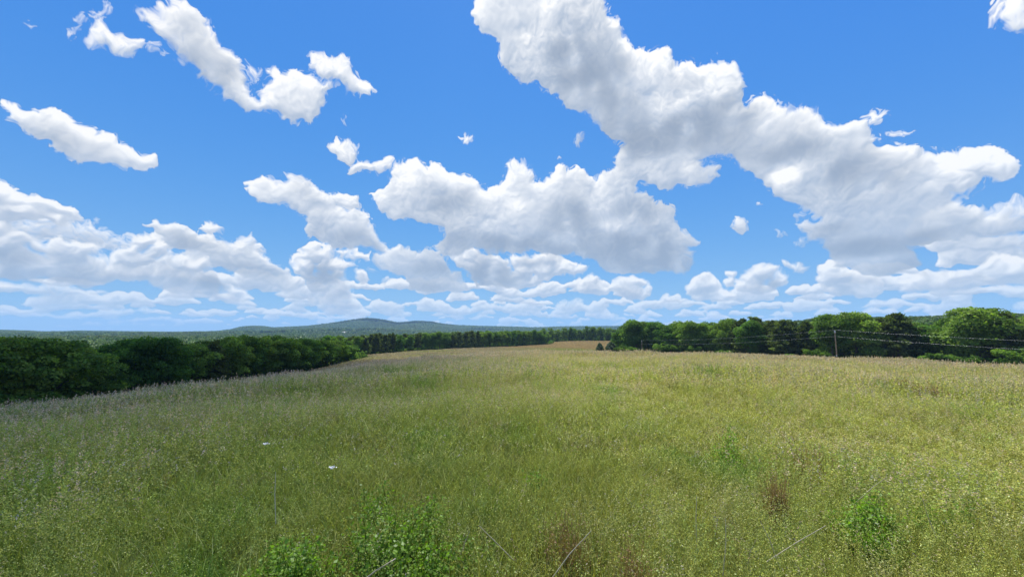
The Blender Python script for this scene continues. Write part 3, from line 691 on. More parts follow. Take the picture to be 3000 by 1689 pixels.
CROWNS = {
 'broad': [crown_broad(10 + i, 13500, .0245, 54, (1, .9, 1.12, .84, 1.04)[i], (.04, .1, .02, .12, .06)[i]).mesh('broadleaf_crown', MAT['broadleaf']) for i in range(5)],
 'pine': [crown_pine(30 + i, 7500, .026, (.05, .12, .25)[i], (.50, .42, .36)[i]).mesh('pine_crown', MAT['pine']) for i in range(3)],
 'cedar': [crown_cone(40 + i, 4200, .045, (.42, .36)[i]).mesh('cedar_crown', MAT['cedar']) for i in range(2)],
 'lime': [crown_broad(50, 6000, .036, 40, 1.1, .04).mesh('lime_crown', MAT['lime'])],
 'shrub': [crown_broad(60 + i, 3600, .046, 26, 1.5, -.05).mesh('shrub_crown', MAT['shrub']) for i in range(2)],
}
TRUNKS = {'broad': [trunk_geo(i).mesh('trunk', MAT['bark'], True) for i in range(3)],
          'pine': [trunk_geo(9 + i, .95, .016, 12, .18).mesh('trunk', MAT['bark'], True) for i in range(2)],
          'cedar': [trunk_geo(12, .8, .016, 6, .1).mesh('trunk', MAT['bark'], True)]}
TRUNKS['lime'] = TRUNKS['broad']; TRUNKS['shrub'] = [trunk_geo(15, .6, .02, 5, .3).mesh('stem', MAT['bark'], True)]
NAMES = {'broad': 'broadleaf_tree', 'pine': 'pine_tree', 'cedar': 'cedar_tree', 'lime': 'lime_green_tree', 'shrub': 'shrub'}
def tree(kind, x, y, H, W, label, group, low=0.0, rng=rnd):
    z = float(hgt(x, y))
    e = empty(NAMES[kind], (x, y, z)); e.rotation_euler = (0, 0, rng.uniform(0, 6.28))
    tag(e, label, 'shrub' if kind == 'shrub' else 'tree', group)
    c = obj('crown', rng.choice(CROWNS[kind]), e); c.scale = (W, W, H * (1 - low)); c.location = (0, 0, low * H)
    t = obj('stem' if kind == 'shrub' else 'trunk', rng.choice(TRUNKS[kind]), e); t.scale = (max(W, H * .6), max(W, H * .6), H * .95)
    return e
ORD = 'first second third fourth fifth sixth seventh eighth ninth tenth eleventh twelfth thirteenth fourteenth fifteenth sixteenth seventeenth eighteenth nineteenth twentieth'.split()
def ordinal(i):
    if i < 20: return ORD[i]
    return {2: 'twenty-', 3: 'thirty-', 4: 'forty-'}[(i + 1) // 10] + ORD[(i + 1) % 10 - 1] if (i + 1) % 10 else {3: 'thirtieth', 4: 'fortieth'}[(i + 1) // 10]
def place(px, top, Y, kind, width, label, group, low=0.0):
    u, f, z = ray(px, top); X = u / f * Y; zt = z / f * Y; zb = float(hgt(X, Y)); H = max(2.0, zt - zb)
    return tree(kind, X, Y, H, width, label, group, low)
def x_to_px(X, Y, py=1000):
    u, f, z = ray(CX, py); return CX + X / Y * f * FPX
ADJ = {'broad': 'green broadleaf tree', 'pine': 'olive green pine', 'cedar': 'dark cedar', 'lime': 'bright yellow-green tree'}
def row(path, spacing, prof, kinds, label, group, width, sx=.8, start=0):
    """trees stand along a path; their tops follow the wood's outline"""
    P = []; carry = 0
    for (x1, y1), (x2, y2) in zip(path, path[1:]):
        d = math.hypot(x2 - x1, y2 - y1); t = carry
        while t < d: P.append((x1 + (x2 - x1) * t / d, y1 + (y2 - y1) * t / d)); t += spacing * rnd.uniform(.85, 1.15)
        carry = t - d
    pf = np.array(prof, float)
    for i, (x, y) in enumerate(P):
        px = x_to_px(x, y); top = float(np.interp(px, pf[:, 0], pf[:, 1])) + rnd.uniform(-3, 4) + (rnd.random() < .25) * rnd.uniform(3, 9)
        k = 'broad'
        for a, b, kk in kinds:
            if a <= px < b: k = kk if isinstance(kk, str) else rnd.choice(kk)
        w = width * rnd.uniform(.72, 1.15) * {'broad': 1, 'pine': 1.05, 'cedar': .8, 'lime': 1}[k]
        place(px, top, y + rnd.uniform(-1.5, 1.5), k, w, f'{ADJ[k]}, {ordinal(i)} {label}', group)
    return P
# left wood: one long edge running away from the camera on the far side of the dip
L_PROF = [(-900, 960), (-300, 975), (0, 985), (90, 984), (160, 998), (240, 1008), (262, 1030), (310, 1042), (340, 1012), (390, 988), (450, 984), (500, 995), (560, 1001), (640, 995), (700, 986), (750, 984), (820, 986), (870, 993), (930, 995), (1000, 994), (1035, 1006)]
row([(-90, 18), (-88, 60), (-90, 110), (-86, 214)], 8.2, L_PROF, [(600, 660, ['broad', 'pine'])], 'from the near end along the left wood edge', 'trees along the edge of the left wood', 17)
def back_rows(paths, spacing, prof, kinds, label, group, width, drop):
    for ri, path in enumerate(paths):
        cnt = 0
        for (x1, y1), (x2, y2) in zip(path, path[1:]):
            d = math.hypot(x2 - x1, y2 - y1); n = max(1, int(d / spacing)); pf = np.array(prof, float)
            for i in range(n):
                t = (i + rnd.uniform(.1, .9)) / n; x = x1 + (x2 - x1) * t; y = y1 + (y2 - y1) * t
                px = x_to_px(x, y)
                if 222 < px < 348 and x < 0: continue
                top = float(np.interp(px, pf[:, 0], pf[:, 1])) + drop + rnd.uniform(-3, 4)
                k = 'broad'
                for a, b, kk in kinds:
                    if a <= px < b: k = kk if isinstance(kk, str) else rnd.choice(kk)
                u, f, z = ray(px, top); H = z / f * y - float(hgt(x, y))
                if H > 22: H = rnd.uniform(16, 20)
                if H < 8: H = rnd.uniform(9, 12)
                tree(k, x, y, H, width * rnd.uniform(.85, 1.2), f"{ADJ[k]}, {ordinal(cnt)} from the {label} in its {['second', 'third'][ri]} row", group); cnt += 1
back_rows([[(-102, 20), (-103, 214)], [(-116, 30), (-114, 222)]], 10.5, L_PROF, [], 'near end of the left wood', 'trees inside the left wood', 17, 6)
# sunlit tree tops that show in the gap of the left wood
for i, (px, top) in enumerate([(262, 1022), (288, 1019), (316, 1014)]):
    place(px, top, 165 + 4 * i, 'lime', 17, ['yellow-green tree in the notch of the left wood, the leftmost of three', 'yellow-green tree in the notch of the left wood, between its two neighbours', 'tallest yellow-green tree in the notch of the left wood, beside the big dark crown'][i], 'sunlit trees in the notch of the left wood')
# middle wood across the far side of the field
M_PROF = [(960, 985), (1060, 982), (1100, 975), (1180, 978), (1260, 974), (1330, 972), (1400, 967), (1440, 968), (1500, 968), (1560, 968), (1590, 968), (1612, 978), (1700, 985)]
row([(-128, 282), (-104, 296), (40, 414)], 6.6, M_PROF, [(1020, 1235, ['pine', 'pine', 'pine', 'broad']), (1235, 1310, 'broad'), (1310, 1430, ['broad', 'pine', 'pine'])], 'from the left along the middle wood edge', 'trees along the edge of the middle wood', 12)
back_rows([[(-134, 294), (34, 426)], [(-140, 306), (28, 440)]], 8.5, M_PROF, [(1020, 1235, 'pine'), (1310, 1430, ['broad', 'pine'])], 'left of the middle wood', 'trees inside the middle wood', 13, 2)
# far wood behind the ripe strip of field
F_PROF = [(1580, 962), (1620, 960), (1700, 956), (1760, 957), (1800, 962)]
row([(40, 510), (132, 512)], 8.5, F_PROF, [], 'from the left behind the brown far strip of field', 'trees behind the far strip of field', 13)
# right wood, coming towards the camera
R_PROF = [(1795, 968), (1812, 962), (1832, 950), (1880, 937), (1925, 945), (1948, 957), (1970, 944), (2000, 940), (2050, 946), (2100, 938), (2150, 931), (2200, 930), (2230, 932), (2250, 939), (2290, 938), (2350, 940), (2380, 944), (2400, 924), (2470, 914), (2515, 918), (2550, 938), (2590, 927), (2620, 919), (2655, 933), (2700, 948), (2760, 945), (2790, 925), (2815, 908), (2850, 903), (2885, 904), (2915, 912), (2945, 922), (3000, 924), (3400, 925)]
RK = [(1905, 1945, ['pine', 'broad']), (2020, 2060, ['pine', 'broad']), (2130, 2200, ['broad', 'pine']), (2200, 2385, 'pine'), (2580, 2660, 'pine'), (2905, 2960, 'pine')]
row([(68, 258), (95, 205), (122, 154), (138, 141), (162, 126), (205, 100)], 8.0, R_PROF, RK, 'from the far end along the right wood edge', 'trees along the edge of the right wood', 15)
back_rows([[(76, 268), (131, 162), (172, 134), (215, 110)], [(86, 276), (142, 170), (182, 142), (226, 118)]], 10, R_PROF, RK, 'far end of the right wood', 'trees inside the right wood', 15, 5)
for px, top, Y, k, w, lab in [(1862, 937, 236, 'broad', 24, 'big round green tree behind the smaller utility pole'), (1925, 944, 230, 'broad', 17, 'green tree just right of the big round one behind the smaller pole'),
        (2030, 941, 204, 'broad', 20, 'broad bright green tree with a rounded crown, right of the smaller pole'), (2190, 940, 176, 'broad', 17, 'green tree of piled rounded clumps in the middle of the right wood'),
        (2290, 938, 164, 'pine', 17, 'wide olive pine left of the taller utility pole'), (2430, 922, 148, 'broad', 17, 'tall leafy tree directly behind the taller utility pole'),
        (2500, 915, 146, 'broad', 21, 'broad dark green tree just right of the taller utility pole'), (2622, 918, 140, 'pine', 21, 'spreading brownish green pine standing alone between two big leafy trees'),
        (2770, 955, 134, 'broad', 14, 'low green tree against the left flank of the tallest tree'), (2850, 902, 127, 'broad', 25, 'tallest and widest tree of the right wood, near the right edge'), (2940, 918, 122, 'pine', 15, 'dark pine leaning against the tallest tree on its right')]:
    place(px, top, Y, k, w, lab, 'large trees at the front of the right wood')
place(1757, 1004, 240, 'cedar', 6.4, 'small lone dark cedar standing out in the grass before the right wood', None)
place(1790, 1001, 236, 'cedar', 11, 'low wide dark cedar bush at the far end of the right wood', None)
for i, (px, top, Y, w, lab) in enumerate([(1826, 1012, 230, 9, 'low pale green shrub beside the wide cedar bush'), (1850, 1016, 222, 7, 'low pale green shrub just left of the smaller utility pole'),
        (1935, 1005, 216, 9, 'leafy green shrub right of the smaller utility pole'), (1965, 1008, 212, 8, 'pale green shrub, second to the right of the smaller utility pole'),
        (2030, 1012, 198, 8, 'green shrub at the foot of the round trees'), (2120, 1025, 175, 7, 'low green shrub under the middle of the right wood'),
        (2390, 1022, 146, 7.5, 'bright yellow-green shrub just left of the taller utility pole'), (2310, 1036, 150, 6, 'low green shrub under the pines of the right wood'),
        (2415, 1030, 143, 4.5, 'small bright green shrub close to the taller utility pole'), (2700, 1046, 128, 7, 'low yellow-green shrub between the spreading pine and the tallest tree'),
        (2740, 1034, 127, 8, 'bright green shrub under the left flank of the tallest tree'), (2840, 1040, 121, 9, 'pale green shrub under the tallest tree'),
        (2980, 1020, 112, 9, 'green shrub at the right edge of the wood')]):
    place(px, top, Y, 'shrub', w, lab, 'shrubs at the foot of the right wood')

PATHS = [[(-90, 18), (-88, 60), (-90, 110), (-86, 214)], [(-86, 216), (-106, 290)], [(-128, 282), (-104, 296), (40, 414)], [(40, 414), (48, 510), (132, 512)], [(128, 510), (70, 266)], [(68, 258), (95, 205), (122, 154), (138, 141), (162, 126), (205, 100)]]
# ---------------------------------------------------------------- scattered cover (one object each, instanced on loose points)
def scatter(name, protos, pts, rot, scl, var, kind='stuff', label=None, tilt=None):
    me = bpy.data.meshes.new(name); n = len(pts)
    me.vertices.add(n); me.vertices.foreach_set('co', np.asarray(pts, np.float32).ravel())
    a = me.attributes.new('turn', 'FLOAT_VECTOR', 'POINT'); r = np.zeros((n, 3), np.float32); r[:, 2] = rot
    if tilt is not None: r[:, :2] = tilt
    a.data.foreach_set('vector', r.ravel())
    a = me.attributes.new('size', 'FLOAT_VECTOR', 'POINT'); s = np.asarray(scl, np.float32); s = np.repeat(s[:, None], 3, 1) if s.ndim == 1 else s
    a.data.foreach_set('vector', np.ascontiguousarray(s).ravel())
    a = me.attributes.new('sort', 'INT', 'POINT'); a.data.foreach_set('value', np.asarray(var, np.int32))
    o = obj(name, me); tag(o, label, kind=kind)
    ng = bpy.data.node_groups.new(name, 'GeometryNodeTree'); N = ng.nodes; L = ng.links
    ng.interface.new_socket('Geometry', in_out='INPUT', socket_type='NodeSocketGeometry'); ng.interface.new_socket('Geometry', in_out='OUTPUT', socket_type='NodeSocketGeometry')
    gi = N.new('NodeGroupInput'); go = N.new('NodeGroupOutput'); jn = N.new('GeometryNodeJoinGeometry')
    def named(nm, t):
        q = N.new('GeometryNodeInputNamedAttribute'); q.data_type = t; q.inputs['Name'].default_value = nm
        return [s_ for s_ in q.outputs if s_.enabled and s_.name == 'Attribute'][0]
    tu = named('turn', 'FLOAT_VECTOR'); si = named('size', 'FLOAT_VECTOR'); so = named('sort', 'INT')
    for i, pm in enumerate(protos):
        po = bpy.data.objects.new(name + '_source', pm)            # never linked to the scene
        oi = N.new('GeometryNodeObjectInfo'); oi.inputs['Object'].default_value = po; oi.inputs['As Instance'].default_value = True
        cp = N.new('FunctionNodeCompare'); cp.data_type = 'INT'; cp.operation = 'EQUAL'
        L.new(so, [s_ for s_ in cp.inputs if s_.enabled and s_.name == 'A'][0]); [s_ for s_ in cp.inputs if s_.enabled and s_.name == 'B'][0].default_value = i
        ip = N.new('GeometryNodeInstanceOnPoints'); L.new(gi.outputs[0], ip.inputs['Points']); L.new(cp.outputs[0], ip.inputs['Selection'])
        L.new(oi.outputs['Geometry'], ip.inputs['Instance']); L.new(tu, ip.inputs['Rotation']); L.new(si, ip.inputs['Scale'])
        L.new(ip.outputs[0], jn.inputs[0])
    L.new(jn.outputs[0], go.inputs[0])
    md = o.modifiers.new('scatter', 'NODES'); md.node_group = ng
    return o

def far_woods():
    def grid(r0, r1, sp, az=82):
        n = int(2 * r1 / sp); g = (np.arange(n) + .5) * sp - r1
        X, Y = np.meshgrid(g, g[g > 0]); X = X.ravel() + RNG.uniform(-.5, .5, X.size) * sp; Y = Y.ravel() + RNG.uniform(-.5, .5, Y.size) * sp
        r = np.hypot(X, Y); a = np.degrees(np.arctan2(X, Y)); k = (r > r0) & (r < r1) & (np.abs(a) < az); return X[k], Y[k]
    out = []
    near = [crown_broad(70 + i, 1300, .075, 34, 1.1, .02).mesh('wood_crown', MAT['far']) for i in range(3)] + [crown_pine(75, 1100, .075, .1, .3).mesh('wood_pine', MAT['pine'])]
    farm = [crown_broad(80 + i, 170, .19, 16, 1.25, .1).mesh('far_crown', MAT['far']) for i in range(3)] + [crown_broad(85, 170, .19, 16, 1.0, .1).mesh('far_pine', MAT['pine'])]
    for nm, r0, r1, sp, pro in (('woodland', 95, 900, 9.0, near), ('distant_woodland', 900, 2100, 15.0, farm), ('hillside_forest', 2100, 4700, 24.0, farm)):
        X, Y = grid(r0, r1, sp)
        big = [(x * 1.0, y) for x, y in FIELD]
        f = in_poly(X, Y, big)
        band = np.zeros(len(X), bool)
        for d in ((-14, 0), (-30, 0), (0, -16), (-12, -20), (16, -14), (30, -22), (-34, 5), (18, 4), (34, 0), (8, 8)):   # keep clear of the separate trees
            band |= in_poly(X + d[0] * -1, Y + d[1], big)
        k = ~f & ~band
        mx, my = MEADOW; k &= ((X - mx) / 128) ** 2 + ((Y - my) / 138) ** 2 > 1
        # small clearings between the woods
        cl = samp(NT1, X / 14.0 + 500, Y / 14.0 + 700); k &= ~((cl > 1.75) & (np.hypot(X, Y) > 500))
        ang = np.degrees(np.arctan2(X, Y)); k &= ~((ang > -48) & (ang < -43.6) & (np.hypot(X, Y) < 330))     # the notch in the left wood
        # nothing between the camera and the hillside meadow stands high
        X = X[k]; Y = Y[k]; Z = hgt(X, Y)
        n = len(X); pn = samp(NT2, X / 30.0 + 100, Y / 30.0 + 300)
        v = RNG.integers(0, 3, n); v[(pn > .55) & (RNG.random(n) < .85)] = 3
        h = RNG.uniform(11, 16, n); h = np.where(np.hypot(X, Y) > 2100, h * 1.25, h)
        az_ = np.degrees(np.arctan2(X, Y)); lowv = (np.abs(az_ + 21.5) < 6) & (np.hypot(X, Y) < 2300) & (np.hypot(X, Y) > 900); h[lowv] *= .75
        w = h * RNG.uniform(.95, 1.3, n) * (1.0 if sp < 10 else 1.35 if sp < 20 else 1.9)
        P = np.stack([X, Y, Z - .6], 1); out.append(n)
        scatter(nm, pro, P, RNG.uniform(0, 6.28, n), np.stack([w, w, h], 1), v)
    print('far woods', out)
far_woods()
def undergrowth():
    pr = [crown_broad(90 + i, 700, .11, 20, 1.5, -.05).mesh('undergrowth_clump', MAT['broadleaf']) for i in range(3)]
    P = []
    for path in PATHS:
        for (x1, y1), (x2, y2) in zip(path, path[1:]):
            d = math.hypot(x2 - x1, y2 - y1); nx, ny = -(y2 - y1) / d, (x2 - x1) / d
            for k in range(int(d / 1.1)):
                t = rnd.random(); o = rnd.uniform(-2.0, 9.0) * (1 if path[0] != (128, 510) else 1); P.append((x1 + (x2 - x1) * t + nx * o, y1 + (y2 - y1) * t + ny * o))
    P = np.array(P); n = len(P); Z = hgt(P[:, 0], P[:, 1]) - .2
    w = RNG.uniform(2.4, 5, n); h = RNG.uniform(1.6, 4.2, n)
    scatter('undergrowth', pr, np.stack([P[:, 0], P[:, 1], Z], 1), RNG.uniform(0, 6.28, n), np.stack([w, w, h], 1), RNG.integers(0, 3, n))
undergrowth()

# ---------------------------------------------------------------- grass
def grass_patch(seed, size, blades, stems, bw, sw, seedn, ss, hb=(.35, .65), hs=(.6, .95), tall=12, tip=.42):
    rng = np.random.default_rng(seed); g = Geo()
    def ribbon(n, h, w, lean, part, tlo, thi, seg=3, droop=.3):
        x = rng.uniform(-.5, .5, (n, 2)) * size; H = rng.uniform(h[0], h[1], n); a = rng.uniform(0, 6.28, n); ln = rng.uniform(.05, lean, n) * H
        f = rng.uniform(0, 3.14, n); wd = np.stack([np.cos(f), np.sin(f), np.zeros(n)], 1); W = w * rng.uniform(.7, 1.3, n)
        t = rng.uniform(tlo, thi, n); hue = rng.uniform(-.12, .14, n); tint = np.stack([t * (1 + hue), t, t * (1 - .4 * hue)], 1)
        pts = []
        for k in range(seg + 1):
            q = k / seg; hh = H * (q - droop * q ** 3 * .5)
            pts.append(np.stack([x[:, 0] + np.cos(a) * ln * q ** 2, x[:, 1] + np.sin(a) * ln * q ** 2, hh], 1))
        for k in range(seg):
            w0 = (W * (1 - (k / seg) ** 1.5 * .9))[:, None] * .5; w1 = (W * (1 - ((k + 1) / seg) ** 1.5 * .9))[:, None] * .5
            g.quads(np.stack([pts[k] - wd * w0, pts[k] + wd * w0, pts[k + 1] + wd * w1, pts[k + 1] - wd * w1], 1), tint, part)
        return pts, tint
    ribbon(blades, hb, bw, .75, 0, .7, 1.35, 3 if size < 1.3 else 2, .5)
    pts, tint = ribbon(stems, hs, sw, .28, 1, .7, 1.3, 3 if size < 1.3 else 2, .1)
    # seed heads: loose sprays round the upper part of each stem
    top = pts[-1]; low = pts[-2]
    for k in range(seedn):
        q = rng.random(stems)[:, None] ** .8; C = low * (1 - q) + top * q
        spread = tip * .14 * (1.1 - q)
        C = C + rng.normal(size=C.shape) * spread * np.array([1, 1, .5])
        Q = rot_quads(C, ss, rng, 2.0, 0)
        g.quads(Q, tint * rng.uniform(.7, 1.15, (stems, 1)), 2)
    pts, tint = ribbon(tall, (.86, 1.12), sw * .8, .22, 1, .8, 1.2, 2, .1)
    top = pts[-1]; low = pts[-2]
    for k in range(seedn + 2):
        q = rng.uniform(.35, 1.02, (tall, 1)); C = low * (1 - q) + top * q
        C = C + rng.normal(size=C.shape) * .055 * (1.15 - q) * np.array([1, 1, .6])
        g.quads(rot_quads(C, ss * .9, rng, 2.2, 0), tint * rng.uniform(.8, 1.2, (tall, 1)), 3)
    return g.mesh('grass_tuft', MAT['grass'])
def field_points(r0, r1, sp, az=88):
    g = np.arange(-r1, r1, sp); X, Y = np.meshgrid(g, g[g > -1]); X = X.ravel() + RNG.uniform(-.5, .5, X.size) * sp; Y = Y.ravel() + RNG.uniform(-.5, .5, Y.size) * sp
    r = np.hypot(X, Y); a = np.degrees(np.arctan2(X, Y)); k = (r > r0) & (r < r1) & (np.abs(a) < az) & in_poly(X, Y, FIELD)
    return X[k], Y[k]
def grass():
    n0 = tile(np.random.default_rng(8), 256, 1, 6, 16)[0]
    sets = [
     ('tall_grass', 1.2, 9.0, .34, dict(size=.62, blades=85, stems=30, tall=1, bw=.0085, sw=.004, seedn=15, ss=.0092, hb=(.25, .72), hs=(.48, .95))),
     ('tall_grass', 9.0, 22.0, .55, dict(size=.95, blades=100, stems=48, tall=5, bw=.013, sw=.006, seedn=13, ss=.0165, hb=(.3, .72), hs=(.5, .95))),
     ('tall_grass', 22.0, 52.0, .95, dict(size=1.6, blades=110, stems=85, tall=11, bw=.020, sw=.012, seedn=11, ss=.030)),
     ('tall_grass', 52.0, 125.0, 1.9, dict(size=3.2, blades=110, stems=115, tall=66, bw=.045, sw=.024, seedn=11, ss=.055)),
     ('field_grass', 125.0, 520.0, 4.2, dict(size=7.0, blades=120, stems=80, tall=50, bw=.14, sw=.06, seedn=4, ss=.20)),
    ]
    for q, (nm, r0, r1, sp, kw) in enumerate(sets):
        pr = [grass_patch(100 + q * 10 + i, **kw) for i in range(3)]
        k2 = dict(kw); k2.update(tall=int(kw['tall'] * .5), blades=int(kw['blades'] * 1.6), stems=int(kw['stems'] * .45), bw=kw['bw'] * 1.7, hb=(.45, .8), seedn=max(3, kw['seedn'] // 2))
        pr += [grass_patch(105 + q * 10 + i, **k2) for i in range(2)]
        X, Y = field_points(r0 - .0 if q == 0 else r0 - sp, r1, sp); n = len(X); Z = hgt(X, Y) - .02
        lush = samp(n0, X * 1.6 + 500, Y * 1.6 + 500); v = RNG.integers(0, 3, n); m = (lush + RNG.normal(size=n) * .5) > (.55 if q < 2 else 1.0); v[m] = RNG.integers(3, 5, m.sum())
        h = RNG.uniform(.8, 1.15, n) * (1 + .17 * samp(n0, X * 2.2 + 100, Y * 2.2))
        lean = np.stack([samp(n0, X * 1.7 + 300, Y * 1.7), samp(n0, X * 1.7, Y * 1.7 + 300)], 1) * (.17, .13, .07, .03, .0)[q]
        if q == 4: h *= .75
        s = np.stack([RNG.uniform(.9, 1.15, n)] * 2 + [h], 1)
        scatter(nm, pr, np.stack([X, Y, Z], 1), RNG.uniform(0, 6.28, n), s, v, tilt=lean + RNG.normal(size=(n, 2)) * (.10, .06, .03, .02, .01)[q])
        print(nm, n)
grass()

# ---------------------------------------------------------------- weeds, stalks and flowers in the foreground
def weed_mesh(seed, n=40, leaf=.027, h=.62):
    rng = np.random.default_rng(seed); g = Geo()
    for s in range(3):
        a = rng.uniform(0, 6.28); e = np.array([math.cos(a) * .12, math.sin(a) * .12, h * rng.uniform(.7, 1)])
        g.tube([(0, 0, 0), tuple(e * .5 + (0, 0, .05)), tuple(e)], [.006, .004, .002], 4, (.8, .7, .6))
        q = rng.uniform(.3, 1, n); C = q[:, None] * e + rng.normal(size=(n, 3)) * np.array([.055, .055, .03])
        t = rng.uniform(.6, 1.35, n); g.quads(rot_quads(C, leaf, rng, 1.5, 1.1, None, .2), np.stack([t * 1.02, t, t * .9], 1))
    return g.mesh('weed', MAT['weed'])
def weeds():
    pr = [weed_mesh(i) for i in range(4)]
    regions = [('bramble_patch', [(1110, 1560, 85, 38, 42), (1230, 1590, 85, 40, 36), (1180, 1480, 90, 26, 26), (1120, 1440, 50, 30, 12), (1240, 1668, 60, 22, 32), (1320, 1560, 80, 36, 14), (1060, 1640, 120, 34, 16)], 'bright green leafy brambles in the near grass left of centre'),
               ('bramble_patch', [(870, 1600, 55, 34, 34), (850, 1650, 90, 36, 26), (760, 1670, 60, 18, 8)], 'smaller bright green leafy weeds left of the main bramble patch'),
               ('weed_patch', [(2540, 1495, 60, 34, 42), (2740, 1450, 50, 16, 12)], 'dark leafy weeds in the near grass toward the right'),
               ('weed_patch', [(2140, 1290, 22, 30, 12), (1590, 1370, 40, 14, 5)], 'yellow-green weed clump sticking out of the grass right of centre')]
    for nm, ell, lab in regions:
        P = []
        for cx, cy_, rx, ry, n in ell:
            for _ in range(int(n * .62)):
                a = rnd.uniform(0, 6.28); q = math.sqrt(rnd.random()) * 1.25; P.append(on_plane(cx + math.cos(a) * q * rx, cy_ + math.sin(a) * q * ry, .72))
        P = np.array(P); P[:, 2] = hgt(P[:, 0], P[:, 1]) + RNG.uniform(-.05, .24, len(P)); n = len(P)
        o = scatter(nm, pr, P, RNG.uniform(0, 6.28, n), RNG.uniform(.8, 1.25, n), RNG.integers(0, 4, n), label=lab, tilt=RNG.normal(size=(n, 2)) * .15)
weeds()
def stalks():
    S = [((1160, 1634), (1082, 1689), 'thick pale dead stalk leaning left across the brambles at the bottom'),
         ((1402, 1537), (1464, 1599), 'pale dead stalk leaning left, right of the bramble patch'),
         ((1376, 1554), (1358, 1602), 'short pale stalk beside the bramble patch, leaning right'),
         ((2041, 1450), (2041, 1526), 'upright pale stalk, farther of the two upright ones'),
         ((2126, 1517), (2122, 1602), 'upright pale stalk, nearer of the two upright ones'),
         ((2228, 1526), (2260, 1602), 'pale stalk leaning left beside the nearer upright one'),
         ((1733, 1552), (1660, 1642), 'long pale stalk leaning right in the near centre'),
         ((2420, 1538), (2315, 1602), 'long pale stalk lying low toward the right'),
         ((2702, 1459), (2726, 1526), 'thin pale stalk at the far right'),
         ((2216, 1578), (2199, 1631), 'short thin stalk right of the nearer upright one'),
         ((808, 1380), (808, 1456), 'upright pale stalk alone in the darker grass at left'),
         ((2600, 1395), (2545, 1440), 'thin bent stalk in the yellow grass at right')]
    for i, ((x1, y1), (x2, y2), lab) in enumerate(S):
        a = Vector(on_plane(x1, y1, 1.12)); b = Vector(on_plane(x2, y2, .78))
        d = (b - a); b2 = b + d.normalized() * .35
        g = Geo(); m = a.lerp(b2, .45) + Vector((rnd.uniform(-.02, .02), 0, .015)); r = .0075 if i == 0 else .0045
        g.tube([b2, m, a], [r * 1.2, r, r * .6], 6)
        me = g.mesh('dry_stalk', MAT['straw'], True); o = obj('dry_stalk', me); c = b2.copy()
        tag(o, lab, 'stalk', 'pale dead stalks in the near grass')
        me.transform(Matrix.Translation(-c)); o.location = c
    for i, (x, y, w, lab) in enumerate([(2375, 1335, .5, 'rust coloured grass tuft, the widest one, in the middle distance at right'), (2272, 1425, .16, 'narrow rust coloured grass tuft below the widest one'),
            (1662, 1560, .3, 'rusty straw tuft beside the long leaning stalk'), (1852, 1640, .22, 'rust coloured tuft at the bottom edge of the view'),
            (2645, 1122, .8, 'faint orange tuft far off toward the right wood, left of its twin'), (2732, 1142, .7, 'faint orange tuft far off toward the right wood, right of its twin')]):
        P = on_plane(x, y, .75); rng = np.random.default_rng(400 + i); g = Geo(); n = 130
        far = math.hypot(P[0], P[1]); bw = .003 + far * .0003
        X = rng.normal(size=(n, 2)) * w * .45; H = rng.uniform(.55, .98, n); a = rng.uniform(0, 6.28, n)
        lo = np.stack([X[:, 0], X[:, 1], np.zeros(n)], 1); hi = lo + np.stack([np.cos(a) * .12, np.sin(a) * .12, H], 1); f = rng.uniform(0, 3.14, n)
        wd = np.stack([np.cos(f), np.sin(f), np.zeros(n)], 1) * bw
        t = rng.uniform(.7, 1.3, (n, 1)); g.quads(np.stack([lo - wd, lo + wd, hi + wd * .4, hi - wd * .4], 1), np.repeat(t, 3, 1))
        for _ in range(5):
            q = rng.uniform(.5, 1, (n, 1)); g.quads(rot_quads(lo * (1 - q) + hi * q + rng.normal(size=(n, 3)) * .02, .010 + far * .0006, rng, 2.2), np.repeat(t, 3, 1))
        o = obj('dry_grass_tuft', g.mesh('dry_grass_tuft', MAT['rust']), loc=(P[0], P[1], float(hgt(P[0], P[1])))); tag(o, lab, 'grass tuft', 'rust coloured tufts in the grass')
    for x, y, lab in ((778, 1298, 'small white flower head in the darker grass, the farther of two'), (973, 1367, 'small white flower head in the darker grass, the nearer of two')):
        P = on_plane(x, y, 1.0); z0 = float(hgt(P[0], P[1])); e = empty('white_flower', (P[0], P[1], z0)); tag(e, lab, 'flower', 'white flowers in the grass')
        g = Geo(); g.tube([(0, 0, 0), (.02, 0, .5), (0, 0, 1.0)], [.005, .004, .003], 5, (.5, .8, .3)); obj('stem', g.mesh('stem', MAT['weed'], True), e)
        g = Geo(); rng = np.random.default_rng(3)
        C = rng.normal(size=(60, 3)) * np.array([.020, .020, .005]) + (0, 0, 1.0); g.quads(rot_quads(C, .018, rng, 1.2, 2.0), (1, 1, 1)); obj('flower_head', g.mesh('flower_head', MAT['petal']), e)
stalks()

